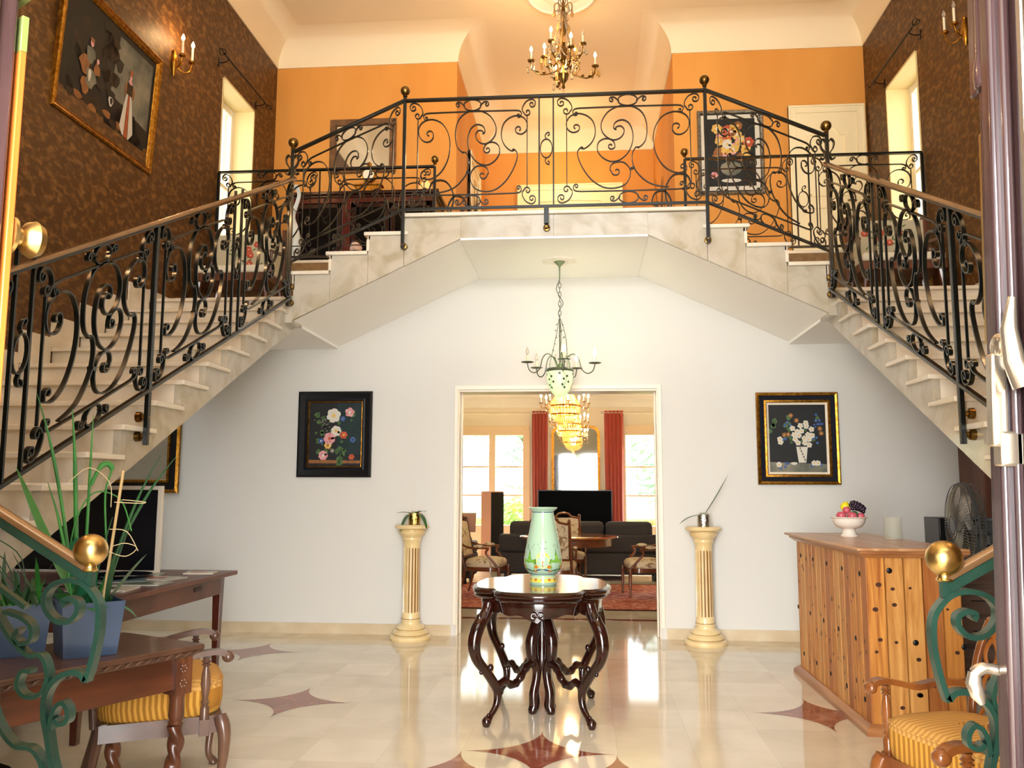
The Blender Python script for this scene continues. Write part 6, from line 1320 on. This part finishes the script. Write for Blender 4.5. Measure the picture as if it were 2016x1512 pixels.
# arched gold mirror on the far wall
t = thing('arched_mirror', 'tall gold mirror with rounded top between the red curtains of the far room', 'mirror', (.07, 16.495, 1.0))
def arch(w, z0, z1, r, n=8): return [(-w, z0), (w, z0)]+[(w-r+r*math.cos(a*PI/2/n), z1-r+r*math.sin(a*PI/2/n)) for a in range(n+1)]+[(-w+r-r*math.sin(a*PI/2/n), z1-r+r*math.cos(a*PI/2/n)) for a in range(n+1)]
O, I = arch(.46, 0, 1.60, .16), arch(.41, .05, 1.55, .13); m = MB(); n = len(O)
vs = [(x, 0, z) for x, z in O]+[(x, -.04, z) for x, z in O]+[(x, -.03, z) for x, z in I]+[(x, -.0, z) for x, z in I]; m.add(vs, [(j*n+i, j*n+(i+1) % n, (j+1)*n+(i+1) % n, (j+1)*n+i) for j in range(3) for i in range(n)]); m.build('frame', M_gold, t, ang=50)
m = MB(); m.prism(I, -.012, -.006, 'y'); m.build('mirror_glass', mat('mirror_silver', '#e8ecec', .03, metal=1), t, flat=True)
# basket chandeliers
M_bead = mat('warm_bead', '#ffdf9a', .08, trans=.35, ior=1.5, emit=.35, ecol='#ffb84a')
def basket(x, y, zr, label, k_=1.0):
    t = thing('basket_chandelier', label, 'chandelier', (x, y, 3.168)); z = zr-3.168; R = .215*k_
    m = MB(); m.tube([(0, 0, 0), (0, 0, z+.38)], .006, 6); m.lathe([(.05, -.0), (.045, -.02), (.01, -.04)], 16); m.build('hanging_rod', M_gold, t)
    m = MB()
    for r, q in ((R, z), (R*.93, z-.12), (R*.35, z+.30)): m.lathe([(r, q-.012), (r+.008, q), (r, q+.012), (r-.006, q), (r, q-.012)], 40, caps=False)
    m.build('ring', M_gold, t)
    for a in range(28):
        A = a*2*PI/28; m = MB(); P = []; Rr = []
        for i in range(29):
            f = i/28; r = R*(.35+.65*f**1.5); P.append((r*math.cos(A), r*math.sin(A), z+.30-.29*f)); Rr.append(.0125 if i % 2 else .004)
        m.tube(P, Rr, 6)
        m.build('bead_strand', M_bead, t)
        m = MB(); P = []; Rr = []
        for i in range(9): f = i/8; P.append((R*(1-.07*f)*math.cos(A), R*(1-.07*f)*math.sin(A), z-.015-.1*f)); Rr.append(.014 if i % 2 else .005)
        for i in range(9): f = i/8; P.append((R*(.93-.6*f)*math.cos(A), R*(.93-.6*f)*math.sin(A), z-.13-.1*math.sin(f*PI/2))); Rr.append(.013 if i % 2 else .005)
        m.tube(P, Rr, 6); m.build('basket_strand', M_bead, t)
    for a in range(8):
        A = a*PI/4+.15; ca, sa = math.cos(A), math.sin(A); m = MB(); m.tube([(q*ca, q*sa, w) for q, w, _ in cr([(R, z, 0), (R+.05, z-.02, 0), (R+.10, z-.03, 0), (R+.125, z+.01, 0), (R+.12, z+.03, 0)], 4)], .006, 6); m.lathe([(.006, 0), (.026, .006), (.03, .015)], 12, ((R+.12)*ca, (R+.12)*sa, z+.03)); arm = m.build('arm', M_gold, t)
        candle(arm, ((R+.12)*ca, (R+.12)*sa, z+.04), .075, .010, bulb_r=.017)
        m = MB(); drop(m, ((R+.12)*ca, (R+.12)*sa, z+.02), .011, .09); m.build('crystal_drop', M_glassclear, arm)
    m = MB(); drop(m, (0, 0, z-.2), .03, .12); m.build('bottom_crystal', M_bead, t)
    point('basket_light', (x, y, zr-.02), 26, (1, .74, .42), .08); point('basket_light_low', (x+.05, y-.4, zr+.1), 9, (1, .78, .5), .1)
basket(-.03, 12.1, 2.56, 'nearer gold basket chandelier with lit candles in the far room'); basket(-.02, 14.7, 2.50, 'second gold basket chandelier deeper in the far room', .95)
# ------------------------------------------------------------------ open entrance door leaves
M_leaf = mat('dark_varnished_door', '#2c1c1e', .22, col2='#43302f', scale=3, stretch=(8, 8, .6), coat=.4, bump=.08, bscale=14)
M_edge = mat('orange_wood_edge', '#a34e1a', .35, col2='#b9652a', scale=3, stretch=(6, 6, .5)); M_pol = mat('polished_lever', '#c9bba6', .18, metal=.9)
def leaf_door(s, xf, y0, y1, label, th=.055):
    t = thing('entrance_door_leaf', label, 'door', (xf, y0, 0)); H = 2.92
    m = MB(); x0, x1 = sorted((xf, xf+s*th)); m.box(x0, x1, y0, y1, .01, H); m.build('slab', M_leaf, t, world=True, bevel=.004)
    m = MB(); a, b = sorted((xf, xf-s*.014)); c, d = sorted((xf-s*.0, xf-s*.024))
    m.box(a, b, y1-.075, y1-.004, .02, H-.02); m.box(c, d, y1-.062, y1-.034, .02, H-.02); m.build('edge_moulding', M_leaf, t, world=True, bevel=.005)
    for z0, z1 in ((.25, 1.08), (1.72 if s > 0 else 1.2, 2.7)):
        m = MB()
        P = [(xf-s*.004, y0+.14, z0), (xf-s*.004, y1-.16, z0), (xf-s*.004, y1-.16, z1-.12), (xf-s*.004, y1-.24, z1), (xf-s*.004, y0+.22, z1), (xf-s*.004, y0+.14, z1-.12)]
        m.ribbon(P+[P[0]], (1, 0, 0), .03, .03)
        m.build('panel_moulding', M_leaf, t, world=True)
    return t
t = leaf_door(1, .80, .52, 1.215, 'right leaf of the open dark wooden entrance door')
# overlapping astragal: heavy moulding ending at eye height, slim brass strip below
m = MB(); m.box(.782, .80, 1.205, 1.228, 1.955, 2.9); m.lathe([(.016, 1.955), (.018, 1.98), (.014, 2.0), (.014, 2.9)], 12, (.79, 1.19, 0)); m.build('heavy_astragal', M_leaf, t, world=True, bevel=.003)
m = MB(); m.box(.79, .80, 1.214, 1.222, 1.6, 1.9); m.build('brass_strip', M_brass, t, world=True, bevel=.001)
m = MB(); m.tube(cr([(.80, 1.185, 1.172), (.782, 1.185, 1.172), (.760, 1.185, 1.174), (.749, 1.187, 1.166)], 4), [.012, .010, .008, .007, .007, .007, .007, .007, .008, .008, .008, .008, .007], 12)
m.tube([(.750, 1.187, 1.168), (.748, 1.186, 1.155), (.752, 1.184, 1.14), (.757, 1.183, 1.13)], [.008, .010, .009, .004], 12); m.lathe([(.026, 0), (.022, .006), (.0, .008)], 16, (.80, 1.215, 1.17)) if False else None; m.build('lever_handle', M_pol, t, world=True)
m = MB(); m.M = Matrix.Translation((.799, 1.185, 1.172)) @ Matrix.Rotation(-PI/2, 4, 'Y'); m.lathe([(0, 0), (.02, 0), (.019, .006), (.012, .01), (0, .01)], 20); m.build('handle_rose', M_pol, t, world=True)
# espagnolette catch
m = MB(); m.M = Matrix.Translation((.79, 1.15, 1.585)) @ Matrix.Rotation(-PI/2, 4, 'Y'); m.lathe([(0, 0), (.016, 0), (.018, .012), (.016, .02), (0, .022)], 16); m.M = Matrix()
m.box(.762, .782, 1.142, 1.162, 1.455, 1.575); m.box(.768, .79, 1.144, 1.16, 1.56, 1.59); m.box(.77, .8, 1.14, 1.164, 1.43, 1.475); m.build('bolt_catch', M_pol, t, world=True, bevel=.004)
m = MB(); m.tube([(.788, 1.11, 1.53), (.775, 1.11, 1.56), (.77, 1.11, 1.6), (.775, 1.11, 1.64)], [.016, .013, .01, .005], 12); m.tube([(.79, 1.09, .4), (.79, 1.09, 2.6)], .008, 8); m.build('bolt_rod', M_pol, t, world=True)
dr = t; tl = math.radians(1.8); dr.rotation_euler = (0, tl, 0); dr.location.x -= 1.17*math.tan(tl)
t = leaf_door(-1, -.655, .56, 1.25, 'left leaf of the open dark wooden entrance door')
m = MB(); m.box(-.69, -.64, 1.251, 1.262, .02, 2.1); m.build('orange_edge', M_edge, t, world=True, bevel=.002)
m = MB()
for z0, z1 in ((2.1, 2.16), (2.19, 2.25)): m.box(-.69, -.64, 1.251, 1.262, z0, z1)
m.build('strike_plate', mat('dull_brass_plate', '#8d9a58', .35, metal=.6), t, world=True, bevel=.001)
m = MB(); m.M = Matrix.Translation((-.66, 1.262, 1.80)) @ Matrix.Rotation(-PI/2, 4, 'X'); m.lathe([(0, 0), (.03, 0), (.03, .006), (.014, .01), (.014, .018), (.026, .026), (.031, .038), (.024, .05), (0, .054)], 28); m.build('door_knob', M_brass, t, world=True)
# the left leaf stands a little short of square, turned toward the daylight
an = math.radians(-32); end = Vector((-.655, 1.26, 0)); base = Vector(t.location)
t.location = end+Matrix.Rotation(an, 4, 'Z') @ (base-end); t.rotation_euler = (0, 0, an)
